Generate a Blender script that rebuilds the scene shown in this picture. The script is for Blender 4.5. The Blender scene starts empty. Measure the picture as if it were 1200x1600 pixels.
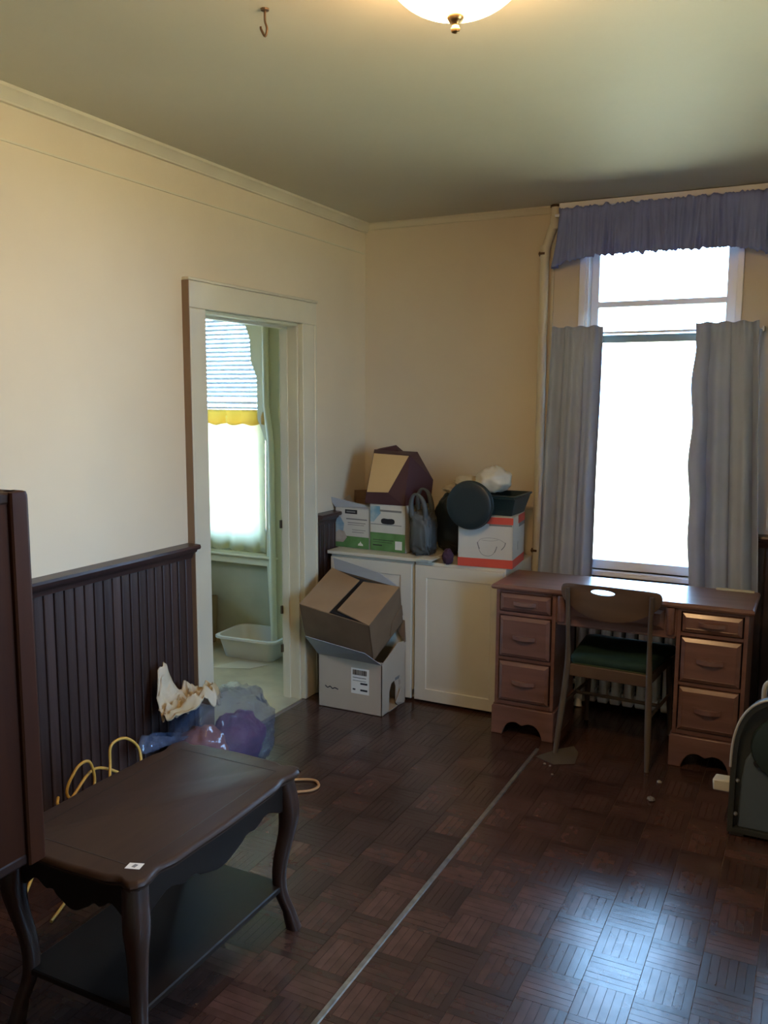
import bpy, math, random
from mathutils import Vector, Matrix, Euler, noise
random.seed(7)
PI = math.pi
sc = bpy.context.scene
COL = sc.collection

# ------------------------------------------------------------------ camera
F = 1353.19
YAW, PITCH, ROLL = 0.464058, 0.132419, 0.004016
CAM = Vector((2.4966, -4.7243, 1.6746))
fw = Vector((-math.sin(YAW) * math.cos(PITCH), math.cos(YAW) * math.cos(PITCH), -math.sin(PITCH)))
r0 = Vector((math.cos(YAW), math.sin(YAW), 0)); u0 = r0.cross(fw)
rv = r0 * math.cos(ROLL) + u0 * math.sin(ROLL); uv = -r0 * math.sin(ROLL) + u0 * math.cos(ROLL)
cd = bpy.data.cameras.new('camera'); cam = bpy.data.objects.new('camera', cd); COL.objects.link(cam)
cam.matrix_world = Matrix(((rv.x, uv.x, -fw.x, CAM.x), (rv.y, uv.y, -fw.y, CAM.y), (rv.z, uv.z, -fw.z, CAM.z), (0, 0, 0, 1)))
cd.sensor_fit = 'VERTICAL'; cd.sensor_height = 24; cd.lens = F / 1600 * 24; cd.clip_start = .02; cd.clip_end = 200
sc.camera = cam

# ------------------------------------------------------------------ sky, sun, exposure
w = bpy.data.worlds.new('sky'); sc.world = w; w.use_nodes = True
bg = w.node_tree.nodes['Background']; bg.inputs[0].default_value = (.34, .60, 1.0, 1); bg.inputs[1].default_value = 14.5
sd = bpy.data.lights.new('sun', 'SUN'); sd.energy = 28; sd.angle = .009; sd.color = (1, .95, .86)
sun = bpy.data.objects.new('sun', sd); COL.objects.link(sun)
sun.rotation_euler = Vector((.55, .45, -.9)).to_track_quat('-Z', 'Y').to_euler()
LAMP_GLOW = 34.0
for nm, loc, rot, sx, sy in (('portal_back', (1.71, .19, 1.62), (PI / 2, 0, PI), .75, 1.76), ('portal_back_right', (2.9, .19, 1.62), (PI / 2, 0, PI), .7, 1.76),
                             ('portal_side_room', (-1.25, .19, 1.5), (PI / 2, 0, PI), 1.1, 1.6), ('portal_side_left', (-2.84, -1.2, 1.6), (PI / 2, 0, -PI / 2), .8, 1.2), ('portal_right', (3.79, -2.7, 1.55), (PI / 2, 0, PI / 2), 1.0, 1.5)):
    pd = bpy.data.lights.new(nm, 'AREA'); pd.shape = 'RECTANGLE'; pd.size = sx; pd.size_y = sy; pd.cycles.is_portal = True
    po = bpy.data.objects.new(nm, pd); COL.objects.link(po); po.location = loc; po.rotation_euler = rot
vs = sc.view_settings; vs.view_transform = 'Standard'; vs.look = 'None'; vs.gamma = 1; vs.use_curve_mapping = False; vs.exposure = 1.0
cy = sc.cycles; cy.use_denoising = True; cy.max_bounces = 10; cy.diffuse_bounces = 6; cy.glossy_bounces = 4
cy.transmission_bounces = 6; cy.transparent_max_bounces = 12; cy.sample_clamp_indirect = 8; cy.caustics_reflective = False; cy.caustics_refractive = False

# ------------------------------------------------------------------ materials
def mat(name, col, rough=.6, col2=None, scale=4, stretch=(1, 1, 1), bump=0, bscale=60, metal=0, spec=.5, coat=0, detail=4, lo=.35, hi=.65,
        translucent=0, emit=None, alpha=None, island=0, objrand=0, rough2=None):
    m = bpy.data.materials.new(name); m.use_nodes = True; nt = m.node_tree; N = nt.nodes; L = nt.links
    b = N['Principled BSDF']; out = N['Material Output']
    b.inputs['Base Color'].default_value = (*col, 1); b.inputs['Roughness'].default_value = rough
    b.inputs['Metallic'].default_value = metal; b.inputs['Specular IOR Level'].default_value = spec; b.inputs['Coat Weight'].default_value = coat
    b.inputs['Coat Roughness'].default_value = .15
    tc = N.new('ShaderNodeTexCoord'); mp = N.new('ShaderNodeMapping'); L.new(tc.outputs['Object'], mp.inputs[0]); mp.inputs['Scale'].default_value = stretch
    last = None
    if col2 is not None:
        n = N.new('ShaderNodeTexNoise'); n.inputs['Scale'].default_value = scale; n.inputs['Detail'].default_value = detail
        L.new(mp.outputs[0], n.inputs['Vector'])
        rp = N.new('ShaderNodeValToRGB'); rp.color_ramp.elements[0].position = lo; rp.color_ramp.elements[1].position = hi
        rp.color_ramp.elements[0].color = (*col, 1); rp.color_ramp.elements[1].color = (*col2, 1)
        L.new(n.outputs['Fac'], rp.inputs[0]); last = rp.outputs[0]
        if rough2 is not None:
            mr = N.new('ShaderNodeMapRange'); mr.inputs[1].default_value = .3; mr.inputs[2].default_value = .7
            mr.inputs[3].default_value = rough; mr.inputs[4].default_value = rough2
            L.new(n.outputs['Fac'], mr.inputs[0]); L.new(mr.outputs[0], b.inputs['Roughness'])
    if island or objrand:
        hs = N.new('ShaderNodeHueSaturation')
        if last: L.new(last, hs.inputs['Color'])
        else: hs.inputs['Color'].default_value = (*col, 1)
        v = None
        if island:
            g = N.new('ShaderNodeNewGeometry'); mr = N.new('ShaderNodeMapRange'); mr.inputs[3].default_value = 1 - island; mr.inputs[4].default_value = 1 + island
            L.new(g.outputs['Random Per Island'], mr.inputs[0]); v = mr.outputs[0]
        if objrand:
            o = N.new('ShaderNodeObjectInfo'); mr = N.new('ShaderNodeMapRange'); mr.inputs[3].default_value = 1 - objrand; mr.inputs[4].default_value = 1 + objrand
            L.new(o.outputs['Random'], mr.inputs[0])
            if v:
                mu = N.new('ShaderNodeMath'); mu.operation = 'MULTIPLY'; L.new(v, mu.inputs[0]); L.new(mr.outputs[0], mu.inputs[1]); v = mu.outputs[0]
            else: v = mr.outputs[0]
        L.new(v, hs.inputs['Value']); last = hs.outputs[0]
    if last: L.new(last, b.inputs['Base Color'])
    if bump:
        n2 = N.new('ShaderNodeTexNoise'); n2.inputs['Scale'].default_value = bscale; n2.inputs['Detail'].default_value = 3
        L.new(mp.outputs[0], n2.inputs['Vector'])
        bp = N.new('ShaderNodeBump'); bp.inputs['Strength'].default_value = bump; bp.inputs['Distance'].default_value = .01
        L.new(n2.outputs['Fac'], bp.inputs['Height']); L.new(bp.outputs[0], b.inputs['Normal'])
    sh = b.outputs[0]
    if emit:
        b.inputs['Emission Color'].default_value = (*emit[0], 1); b.inputs['Emission Strength'].default_value = emit[1]
    if translucent:
        t = N.new('ShaderNodeBsdfTranslucent'); mx = N.new('ShaderNodeMixShader'); mx.inputs[0].default_value = translucent
        if last: L.new(last, t.inputs[0])
        else: t.inputs[0].default_value = (*col, 1)
        L.new(sh, mx.inputs[1]); L.new(t.outputs[0], mx.inputs[2]); sh = mx.outputs[0]
    if alpha is not None:
        t = N.new('ShaderNodeBsdfTransparent'); mx = N.new('ShaderNodeMixShader'); mx.inputs[0].default_value = alpha
        L.new(t.outputs[0], mx.inputs[1]); L.new(sh, mx.inputs[2]); sh = mx.outputs[0]
    if sh != b.outputs[0]: L.new(sh, out.inputs['Surface'])
    return m

def glass_mat():
    m = bpy.data.materials.new('window_glass'); m.use_nodes = True; nt = m.node_tree; N = nt.nodes; L = nt.links
    N.remove(N['Principled BSDF']); t = N.new('ShaderNodeBsdfTransparent'); t.inputs[0].default_value = (.95, .97, .96, 1)
    g = N.new('ShaderNodeBsdfGlossy'); g.inputs['Roughness'].default_value = .02
    f = N.new('ShaderNodeFresnel'); f.inputs[0].default_value = 1.5; mx = N.new('ShaderNodeMixShader')
    L.new(f.outputs[0], mx.inputs[0]); L.new(t.outputs[0], mx.inputs[1]); L.new(g.outputs[0], mx.inputs[2]); L.new(mx.outputs[0], N['Material Output'].inputs[0])
    return m

X = {}
X['wall'] = mat('cream_wall_paint', (.70, .59, .42), .55, (.645, .54, .385), 1.3, bump=.06, bscale=25, spec=.3)
X['wallb'] = mat('back_wall_paint', (.68, .585, .435), .6, (.63, .54, .40), 1.3, bump=.06, bscale=25, spec=.3)
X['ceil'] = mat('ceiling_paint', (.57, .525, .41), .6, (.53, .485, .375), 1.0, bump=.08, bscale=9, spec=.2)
X['trim'] = mat('cream_trim_paint', (.66, .60, .44), .38, (.60, .54, .40), 3, bump=.04, bscale=30)
X['trimw'] = mat('white_window_paint', (.84, .84, .83), .35)
X['green'] = mat('pale_green_paint', (.64, .60, .42), .5, (.58, .54, .38), 2)
X['greenl'] = mat('pale_green_gloss', (.70, .66, .46), .4)
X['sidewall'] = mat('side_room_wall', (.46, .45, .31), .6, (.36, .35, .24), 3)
X['lino'] = mat('worn_linoleum', (.42, .35, .225), .5, (.34, .28, .18), 7, lo=.4, hi=.7)
X['panel'] = mat('dark_wainscot_wood', (.058, .034, .028), .38, (.036, .021, .018), 3, (8, 8, .6), bump=.1, bscale=12, objrand=.28)
X['rail'] = mat('dark_rail_wood', (.060, .028, .022), .3, (.036, .018, .015), 3, (8, .6, 8))
X['parquet'] = mat('parquet_wood', (.066, .031, .023), .225, (.046, .022, .016), 14, (1, 1, 1), bump=.03, bscale=40, island=.34, objrand=.30, rough2=.265, spec=.62)
X['joint'] = mat('parquet_joint_dust', (.17, .13, .105), .7)
X['metal'] = mat('worn_aluminium', (.50, .49, .46), .32, (.36, .35, .33), 30, metal=.9)
X['desk'] = mat('desk_cherry_wood', (.205, .105, .084), .30, (.150, .074, .058), 3, (1, 8, 8), bump=.02, bscale=20, coat=.25)
X['deskd'] = mat('desk_shadow_wood', (.085, .032, .024), .4)
X['chair'] = mat('chair_brown_wood', (.115, .070, .042), .38, (.085, .050, .030), 3, (1, 6, 6))
X['chairleg'] = mat('chair_leg_wood', (.11, .080, .055), .45, (.085, .06, .04), 3, (6, 6, 1), spec=.3)
X['cushion'] = mat('green_vinyl', (.018, .045, .036), .75, (.014, .036, .030), 20, spec=.2)
X['cushion2'] = mat('green_vinyl_edge', (.050, .085, .030), .5)
X['table'] = mat('table_walnut', (.045, .024, .015), .42, (.035, .019, .012), 2.5, (8, .7, 8), bump=.02, bscale=10, spec=.16)
X['tabled'] = mat('table_dark_edge', (.016, .010, .007), .34, (.012, .008, .006), 3, spec=.25)
X['tablel'] = mat('table_leg_wood', (.040, .018, .011), .34, (.028, .013, .008), 3, (6, 6, .8))
X['inlay'] = mat('table_groove', (.020, .012, .010), .5)
X['cab'] = mat('left_cabinet_wood', (.040, .011, .0035), .42, (.028, .008, .003), 3, (6, 6, .6), spec=.14)
X['cabd'] = mat('left_cabinet_dark', (.020, .008, .005), .5, spec=.2)
X['white'] = mat('cabinet_cream_white', (.66, .63, .53), .4, (.62, .59, .49), 3)
X['curtain'] = mat('slate_curtain', (.46, .53, .67), .85, (.42, .485, .62), 6, bump=.05, bscale=200, translucent=.09, spec=.1)
X['valance'] = mat('slate_valance', (.28, .34, .64), .85, (.245, .30, .57), 6, bump=.05, bscale=200, translucent=.05, spec=.1)
X['sheer'] = mat('yellow_cafe_curtain', (.90, .87, .70), .8, translucent=.8)
X['heading'] = mat('mustard_curtain_heading', (.85, .66, .27), .8, translucent=.8)
X['blind'] = mat('white_blind_slat', (.66, .70, .74), .5, translucent=.10)
X['drape'] = mat('cream_drape', (.70, .68, .58), .85, translucent=.15)
X['card'] = mat('brown_cardboard', (.30, .185, .095), .75, (.26, .155, .08), 5)
X['cardd'] = mat('brown_cardboard_side', (.20, .125, .070), .75, (.165, .10, .055), 5)
X['cardw'] = mat('white_cardboard', (.60, .59, .53), .6, (.55, .54, .48), 4)
X['cardw2'] = mat('shaded_white_cardboard', (.46, .385, .30), .65, (.42, .35, .27), 4)  # white card darkened and warmed, painting in the shade on the floor box
X['cardg'] = mat('grey_cardboard_inside', (.36, .38, .40), .7)
X['ink'] = mat('black_ink', (.018, .018, .020), .6)
X['inkg'] = mat('grey_ink', (.20, .20, .19), .6)
X['inkr'] = mat('red_orange_ink', (.62, .085, .055), .5)
X['inkgr'] = mat('green_ink', (.085, .20, .060), .6, (.12, .26, .09), 18)
X['inkb'] = mat('blue_ink', (.16, .33, .44), .6, (.40, .50, .52), 14)
X['inkt'] = mat('tan_ink', (.34, .24, .17), .6, (.50, .45, .38), 14)
X['paper'] = mat('white_paper', (.72, .71, .66), .6)
X['dullpaper'] = mat('dull_floor_paper', (.48, .43, .32), .7)
X['burg'] = mat('burgundy_board', (.055, .017, .022), .55)
X['burgin'] = mat('tan_lining', (.62, .43, .20), .65, (.55, .37, .17), 3)
X['greybag'] = mat('grey_plastic_sack', (.090, .098, .096), .55, (.066, .074, .073), 6)
X['blackbag'] = mat('black_sack', (.010, .015, .017), .45)
X['blackplastic'] = mat('black_plastic', (.012, .022, .024), .45)
X['tray'] = mat('dark_teal_plastic', (.014, .032, .034), .35)
X['whitebag'] = mat('white_plastic_sack', (.74, .70, .60), .45, (.66, .62, .50), 8, translucent=.1)
X['creamcloth'] = mat('cream_cloth', (.56, .50, .38), .8, (.46, .37, .22), 6)
X['purple'] = mat('purple_cloth', (.17, .045, .13), .8, (.11, .028, .085), 8)
X['plum'] = mat('plum_cloth', (.060, .022, .045), .85, (.04, .015, .03), 8)
X['pink'] = mat('rose_cloth', (.36, .13, .09), .8, (.26, .08, .075), 6)
X['clearbag'] = mat('clear_blue_plastic', (.13, .17, .28), .08, alpha=.36, spec=1.0, bump=.9, bscale=16)
X['tub'] = mat('white_tub_plastic', (.62, .60, .55), .35)
X['iron'] = mat('radiator_paint', (.88, .89, .85), .4)
X['pipe'] = mat('cream_pipe_paint', (.66, .61, .47), .4)
X['cord'] = mat('yellow_cord', (.62, .37, .07), .45)
X['cordt'] = mat('tan_cord', (.42, .22, .09), .5)
X['brass'] = mat('antique_brass', (.40, .26, .12), .3, metal=1)
X['dome'] = mat('frosted_glass_dome', (.9, .8, .65), .35, emit=((1, .60, .28), LAMP_GLOW))
X['hook'] = mat('brown_iron_hook', (.10, .06, .03), .5, metal=.4)
X['fanshell'] = mat('charcoal_plastic', (.030, .036, .034), .4)
X['fanpanel'] = mat('slate_blue_plastic', (.085, .118, .150), .38)
X['fandisc'] = mat('dark_teal_disc', (.022, .040, .040), .4)
X['fanrim'] = mat('cream_rubber_rim', (.40, .39, .33), .5)
X['cream'] = mat('cream_plastic', (.56, .54, .46), .45)
X['grass'] = mat('sunlit_grass', (.52, .44, .27), .9, (.47, .41, .23), 1.5)
X['brownpaper'] = mat('brown_paper_sack', (.24, .18, .085), .8)
X['edge'] = mat('edge_shade_brown', (.24, .15, .085), .6)  # brown of the shade painted on the door casing's side
X['glass'] = glass_mat()
X['greenrail'] = mat('grey_green_rail', (.20, .24, .21), .35)
X['foil'] = mat('crumpled_foil', (.22, .19, .155), .4, metal=.3)
X['scrap'] = mat('brown_floor_patch', (.072, .050, .030), .7)

# ------------------------------------------------------------------ mesh helpers
ORG = {}
class MB:
    def __init__(s): s.v = []; s.f = []
    def add(s, vs, fs):
        o = len(s.v); s.v += [Vector(p) for p in vs]; s.f += [tuple(i + o for i in f) for f in fs]; return s
    def box(s, x0, y0, z0, x1, y1, z1):
        x0, x1 = sorted((x0, x1)); y0, y1 = sorted((y0, y1)); z0, z1 = sorted((z0, z1))
        return s.add([(x0, y0, z0), (x1, y0, z0), (x1, y1, z0), (x0, y1, z0), (x0, y0, z1), (x1, y0, z1), (x1, y1, z1), (x0, y1, z1)],
                     [(0, 3, 2, 1), (4, 5, 6, 7), (0, 1, 5, 4), (1, 2, 6, 5), (2, 3, 7, 6), (3, 0, 4, 7)])
    def hexa(s, p): return s.add(p, [(0, 3, 2, 1), (4, 5, 6, 7), (0, 1, 5, 4), (1, 2, 6, 5), (2, 3, 7, 6), (3, 0, 4, 7)])
    def loft(s, rings, cap=True, closed=True):
        n = len(rings[0]); vs = [p for r in rings for p in r]; fs = []
        for i in range(len(rings) - 1):
            for j in range(n if closed else n - 1):
                k = (j + 1) % n; fs.append((i * n + j, i * n + k, (i + 1) * n + k, (i + 1) * n + j))
        if cap: fs += [tuple(range(n))[::-1], tuple(range((len(rings) - 1) * n, len(rings) * n))]
        return s.add(vs, fs)
    def prism(s, poly, axis, a, b):
        def P(u, v, t): return {'x': (t, u, v), 'y': (u, t, v), 'z': (u, v, t)}[axis]
        return s.loft([[P(u, v, a) for u, v in poly], [P(u, v, b) for u, v in poly]])
    def tube(s, path, rad, seg=8, cap=True, closed=False):
        path = [Vector(p) for p in path]; n = len(path); rings = []; prev = None
        for i, p in enumerate(path):
            a = path[(i - 1) % n if closed else max(i - 1, 0)]; b = path[(i + 1) % n if closed else min(i + 1, n - 1)]
            t = (b - a).normalized()
            if prev is None: q = t.orthogonal().normalized()
            else:
                q = prev - t * prev.dot(t); q = q.normalized() if q.length > 1e-6 else t.orthogonal().normalized()
            prev = q; w_ = t.cross(q); r = rad[i] if isinstance(rad, (list, tuple)) else rad
            rings.append([p + (q * math.cos(2 * PI * k / seg) + w_ * math.sin(2 * PI * k / seg)) * r for k in range(seg)])
        if closed: rings.append(rings[0]); cap = False
        return s.loft(rings, cap)
    def lathe(s, prof, c=(0, 0, 0), seg=32, axis='z', cap=True):
        c = Vector(c); rings = []
        for r, h in prof:
            ring = []
            for k in range(seg):
                a = 2 * PI * k / seg; u, v = r * math.cos(a), r * math.sin(a)
                ring.append(c + Vector({'z': (u, v, h), 'y': (u, h, v), 'x': (h, u, v)}[axis]))
            rings.append(ring)
        return s.loft(rings, cap)
    def grid(s, fn, nu, nv, wrap=False):
        vs = [fn(i / nu, j / nv) for j in range(nv + 1) for i in range(nu + (0 if wrap else 1))]
        W = nu if wrap else nu + 1; fs = []
        for j in range(nv):
            for i in range(nu):
                k = (i + 1) % W if wrap else i + 1
                fs.append((j * W + i, j * W + k, (j + 1) * W + k, (j + 1) * W + i))
        return s.add(vs, fs)
    def ribbon(s, pts, width, nrm):
        nrm = Vector(nrm); pts = [Vector(p) for p in pts]; rings = []
        for i, p in enumerate(pts):
            t = (pts[min(i + 1, len(pts) - 1)] - pts[max(i - 1, 0)]).normalized(); q = t.cross(nrm).normalized() * width / 2
            rings.append([p - q, p + q, p + q + nrm * .0006, p - q + nrm * .0006])
        return s.loft(rings)
    def xf(s, M): s.v = [M @ p for p in s.v]; return s
    def build(s, name, m, parent=None, smooth=None, bevel=0, solid=0, sub=0, local=False, seg=2):
        me = bpy.data.meshes.new(name); o = bpy.data.objects.new(name, me); COL.objects.link(o)
        if parent is not None:
            og = ORG.get(parent.name, Vector((0, 0, 0))); ORG[o.name] = og; o.parent = parent
            vv = s.v if local else [p - og for p in s.v]
        else:
            xs = [p.x for p in s.v]; ys = [p.y for p in s.v]; zs = [p.z for p in s.v]
            og = Vector(((min(xs) + max(xs)) / 2, (min(ys) + max(ys)) / 2, min(zs))); ORG[o.name] = og
            o.location = og; vv = [p - og for p in s.v]
        me.from_pydata([tuple(p) for p in vv], [], s.f); me.validate(); me.update()
        if m is not None: me.materials.append(m)
        import bmesh
        bm = bmesh.new(); bm.from_mesh(me); bmesh.ops.recalc_face_normals(bm, faces=bm.faces); bm.to_mesh(me); bm.free()
        if solid:
            md = o.modifiers.new('solid', 'SOLIDIFY'); md.thickness = solid; md.offset = 0
        if bevel:
            md = o.modifiers.new('bevel', 'BEVEL'); md.width = bevel; md.segments = seg; md.limit_method = 'ANGLE'; md.angle_limit = math.radians(40)
        if sub:
            md = o.modifiers.new('sub', 'SUBSURF'); md.levels = sub; md.render_levels = sub
        if smooth is not None or bevel:
            me.shade_smooth(); me.set_sharp_from_angle(angle=math.radians(smooth if smooth else 35))
        return o

def tag(o, label, cat, group=None, kind=None):
    if label: o['label'] = label
    if cat: o['category'] = cat
    if group: o['group'] = group
    if kind: o['kind'] = kind
    return o
def thing(name, label, cat, loc=(0, 0, 0), rotz=0, group=None):
    o = bpy.data.objects.new(name, None); COL.objects.link(o); o.empty_display_size = .1
    o.location = loc; o.rotation_euler = (0, 0, rotz); ORG[o.name] = Vector(loc)
    return tag(o, label, cat, group)
def struct(o, label=None):
    o['kind'] = 'structure'
    if label: o['label'] = label
    return o
def B(*a): return MB().box(*a)
def boxes(*l):
    m = MB()
    for a in l: m.box(*a)
    return m
def blob(c, r, amp=.15, freq=2.5, seed=0, flat=None, nu=40, nv=24, power=1.0, ridged=True):
    c = Vector(c); m = MB(); off = Vector((seed * 7.3, seed * 3.1, seed * 5.7))
    def fn(u, v):
        a = 2 * PI * u; b = PI * min(max(v, .002), .998)
        d = Vector((math.sin(b) * math.cos(a), math.sin(b) * math.sin(a), math.cos(b)))
        n = noise.noise(d * freq + off)
        if ridged: n = .6 * n + .9 * (.35 - abs(noise.noise(d * freq * 1.7 + off * 2))) + .35 * (.3 - abs(noise.noise(d * freq * 4 + off)))
        k = 1 + amp * n
        e = Vector([math.copysign(abs(q) ** power, q) for q in d])
        p = Vector((e.x * r[0], e.y * r[1], e.z * r[2])) * k + c
        if flat is not None: p.z = max(p.z, flat)
        return p
    m.grid(fn, nu, nv, wrap=True); return m
def smooth_path(pts, n=8, closed=False):
    pts = [Vector(p) for p in pts]; out = []; N = len(pts)
    for i in range(N if closed else N - 1):
        g = lambda k: pts[k % N] if closed else pts[min(max(k, 0), N - 1)]
        p0, p1, p2, p3 = g(i - 1), g(i), g(i + 1), g(i + 2)
        for j in range(n):
            t = j / n
            out.append(.5 * ((2 * p1) + (-p0 + p2) * t + (2 * p0 - 5 * p1 + 4 * p2 - p3) * t * t + (-p0 + 3 * p1 - 3 * p2 + p3) * t ** 3))
    if not closed: out.append(pts[-1])
    return out

# ------------------------------------------------------------------ room shell
H = 2.69; XR = 3.6; YR = -5.6
floor = struct(B(0, YR, -.06, XR, .0, -.004).build('floor', X['joint']), 'dark red-brown parquet floor')
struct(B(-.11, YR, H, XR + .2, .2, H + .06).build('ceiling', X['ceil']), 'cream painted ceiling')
D0, D1, DH = -1.57, -.76, 2.055
wl = struct(boxes((-.11, YR, 0, 0, D0, H), (-.11, D1, 0, 0, 0, H), (-.11, D0, DH, 0, D1, H)).build('wall_left', X['wall']), 'cream painted left wall')
W0, W1, WB, WT = 1.335, 2.085, .735, 2.52
V0, V1 = 2.55, 3.25
wb = struct(boxes((-.11, 0, 0, W0, .2, H), (W0, 0, 0, W1, .2, WB), (W0, 0, WT, W1, .2, H), (W1, 0, 0, V0, .2, H), (V0, 0, 0, V1, .2, WB), (V0, 0, WT, V1, .2, H), (V1, 0, 0, XR + .2, .2, H)).build('wall_back', X['wallb']), 'cream painted window wall')
RW0, RW1 = -3.2, -2.2
wr = struct(boxes((XR, YR, 0, XR + .2, RW0, H), (XR, RW0, 0, XR + .2, RW1, .8), (XR, RW0, 2.3, XR + .2, RW1, H), (XR, RW1, 0, XR + .2, 0, H)).build('wall_right', X['wall']))
struct(B(-.11, YR - .15, 0, XR + .2, YR, H).build('wall_rear', X['wall']))
gnd = struct(B(-40, -40, -.7, 40, 60, -.6).build('ground', X['grass']), 'sunlit lawn outside')

# crown mouldings
def crown(name, pts, axis, a, b):
    return struct(MB().prism(pts, axis, a, b).build(name, X['trim'], smooth=30))
cp = [(0, H), (.045, H), (.045, H - .012), (.034, H - .018), (.016, H - .045), (.016, H - .052), (0, H - .052)]
crown('trim_1', cp, 'y', YR, -.0).data
crown('trim_2', [(-u * .7, H - (H - v) * .7) for u, v in cp], 'x', .03, 1.14)
struct(boxes((0, YR, 2.515, .006, -.02, 2.522)).build('trim_3', X['trim']))

# wainscot: rail plus single beadboard boards
def board_mesh(wd, h, axis):
    e = .004; prof = [(0, 0), (0, .003), (.005, .004), (.0065, .013), (.010, .0155), (wd * .5, .016), (wd - .004, .015), (wd - .0015, .012), (wd - .001, 0)]
    m = MB()
    if axis == 'y': m.loft([[(d, t, z) for t, d in prof] for z in (0, h)])
    else: m.loft([[(t, -d, z) for t, d in prof] for z in (0, h)])
    return m
wnn = 0
def wainscot(parent, axis, a, b, name_rail, fixed=0):
    n = max(1, round((b - a) / .0495)); wd = (b - a) / n; proto = None
    for i in range(n):
        t = a + i * wd
        if proto is None:
            m = board_mesh(wd, .965, axis); me_o = m.build('board', X['panel'], parent, local=True); proto = me_o
            o = proto
        else:
            o = bpy.data.objects.new('board', proto.data); COL.objects.link(o); o.parent = parent
        p = Vector((.0, t, 0)) if axis == 'y' else Vector((t, 0, 0))
        o.location = p - ORG[parent.name]
wainscot(wl, 'y', -4.6, D0 - .121, 'wainscot')
wainscot(wl, 'y', D1 + .137, -.001, 'wainscot')
wainscot(wb, 'x', 2.24, 3.3, 'wainscot')
struct(B(1.02, -.016, .0, 2.238, -.0005, .70).build('trim_11', X['panel']), 'dark panelling below the window')
rp = [(0, .955), (.022, .955), (.026, .972), (.040, .985), (.044, .995), (.060, .998), (.064, 1.008), (.060, 1.018), (0, 1.022)]
struct(MB().prism(rp, 'y', -4.6, D0 - .115).build('trim_4', X['rail'], smooth=25), 'dark wooden chair rail capping the panelled left wall')
struct(MB().prism(rp, 'y', D1 + .137, -.001).build('trim_5', X['rail'], smooth=25))
struct(MB().prism([(-u, v - .03) for u, v in rp], 'x', 2.24, 3.3).build('trim_6', X['rail'], smooth=25))
struct(B(.015, -4.6, 0, .03, D0 - .121, .12).build('baseboard_left', X['rail'], bevel=.004))

# door casing and jamb
dr = struct(bpy.data.objects.new('door_1', None), 'cream painted door frame without a door leaf'); COL.objects.link(dr); ORG['door_1'] = Vector((0, 0, 0))
boxes((0, D0 - .117, 0, .03, D0, DH), (0.0, D0 - .12, 0, .036, D0 - .1, DH - .001)).build('casing', X['trim'], dr, bevel=.004)
boxes((0, D1, 0, .03, D1 + .132, DH), (0, D1 + .115, 0, .036, D1 + .135, DH - .001)).build('casing', X['trim'], dr, bevel=.004)
B(0, D0 - .1250, 0, .0365, D0 - .1202, DH + .114).build('edge_shade_strip', X['edge'], dr)  # brown strip paints the shade along the casing's outer side
boxes((0, D0 - .12, DH, .034, D1 + .135, DH + .115), (0, D0 - .125, DH + .115, .042, D1 + .14, DH + .128)).build('head_casing', X['trim'], dr, bevel=.004)
B(-.112, D0 - .001, 0, .0, D0 + .012, DH).build('jamb', X['trim'], dr, bevel=.002)
B(-.112, D1 - .012, 0, .0, D1 + .001, DH).build('jamb', X['trim'], dr, bevel=.002)
B(-.112, D0, DH - .014, .0, D1, DH).build('head_jamb', X['greenl'], dr, bevel=.002)
boxes((-.098, D0 + .012, 0, -.06, D0 + .022, DH - .014), (-.098, D1 - .022, 0, -.06, D1 - .012, DH - .014), (-.098, D0 + .012, DH - .026, -.06, D1 - .012, DH - .014)).build('door_stop', X['trim'], dr)
for z in (.98, .50, .28):
    boxes((-.114, D1 - .026, z - .022, -.104, D1 - .011, z + .022)).build('hinge', X['hook'], dr)

# side room
struct(boxes((-2.7, -3.2, -.06, 0, 0, 0.001)).build('floor_side_room', X['lino']), 'worn beige linoleum in the side room')
struct(B(-2.7, -3.2, H, -.11, .2, H + .06).build('ceiling_side_room', X['ceil']))
S0, S1, SB, ST = -1.75, -.72, .72, 2.32
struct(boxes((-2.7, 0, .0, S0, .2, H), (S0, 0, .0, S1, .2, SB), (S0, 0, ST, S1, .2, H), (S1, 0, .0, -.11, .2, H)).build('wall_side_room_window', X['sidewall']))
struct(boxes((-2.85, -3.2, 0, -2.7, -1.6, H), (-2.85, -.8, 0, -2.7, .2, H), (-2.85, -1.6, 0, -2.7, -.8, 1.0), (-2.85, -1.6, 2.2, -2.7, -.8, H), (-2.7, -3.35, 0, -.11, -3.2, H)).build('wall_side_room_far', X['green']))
wn5 = struct(bpy.data.objects.new('window_added', None)); COL.objects.link(wn5); ORG['window_added'] = Vector((0, 0, 0))  # unseen window, added to bring daylight into the side room
boxes((-2.80, -1.6, 1.0, -2.76, -1.55, 2.2), (-2.80, -.85, 1.0, -2.76, -.8, 2.2), (-2.80, -1.6, 1.0, -2.76, -.8, 1.05), (-2.80, -1.6, 2.15, -2.76, -.8, 2.2)).build('sash', X['trimw'], wn5)
B(-2.782, -1.56, 1.04, -2.778, -.84, 2.16).build('glass', X['glass'], wn5)
struct(boxes((-.135, D1 + .06, 0, -.111, .0, H)).build('wall_side_room_near', X['green']))
struct(boxes((S0 - .1, -.07, .565, -.6, 0, .63), (S0 - .1, -.10, .62, -.6, 0, .635)).build('trim_7', X['greenl'], bevel=.004), 'pale green window ledge in the side room')
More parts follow.
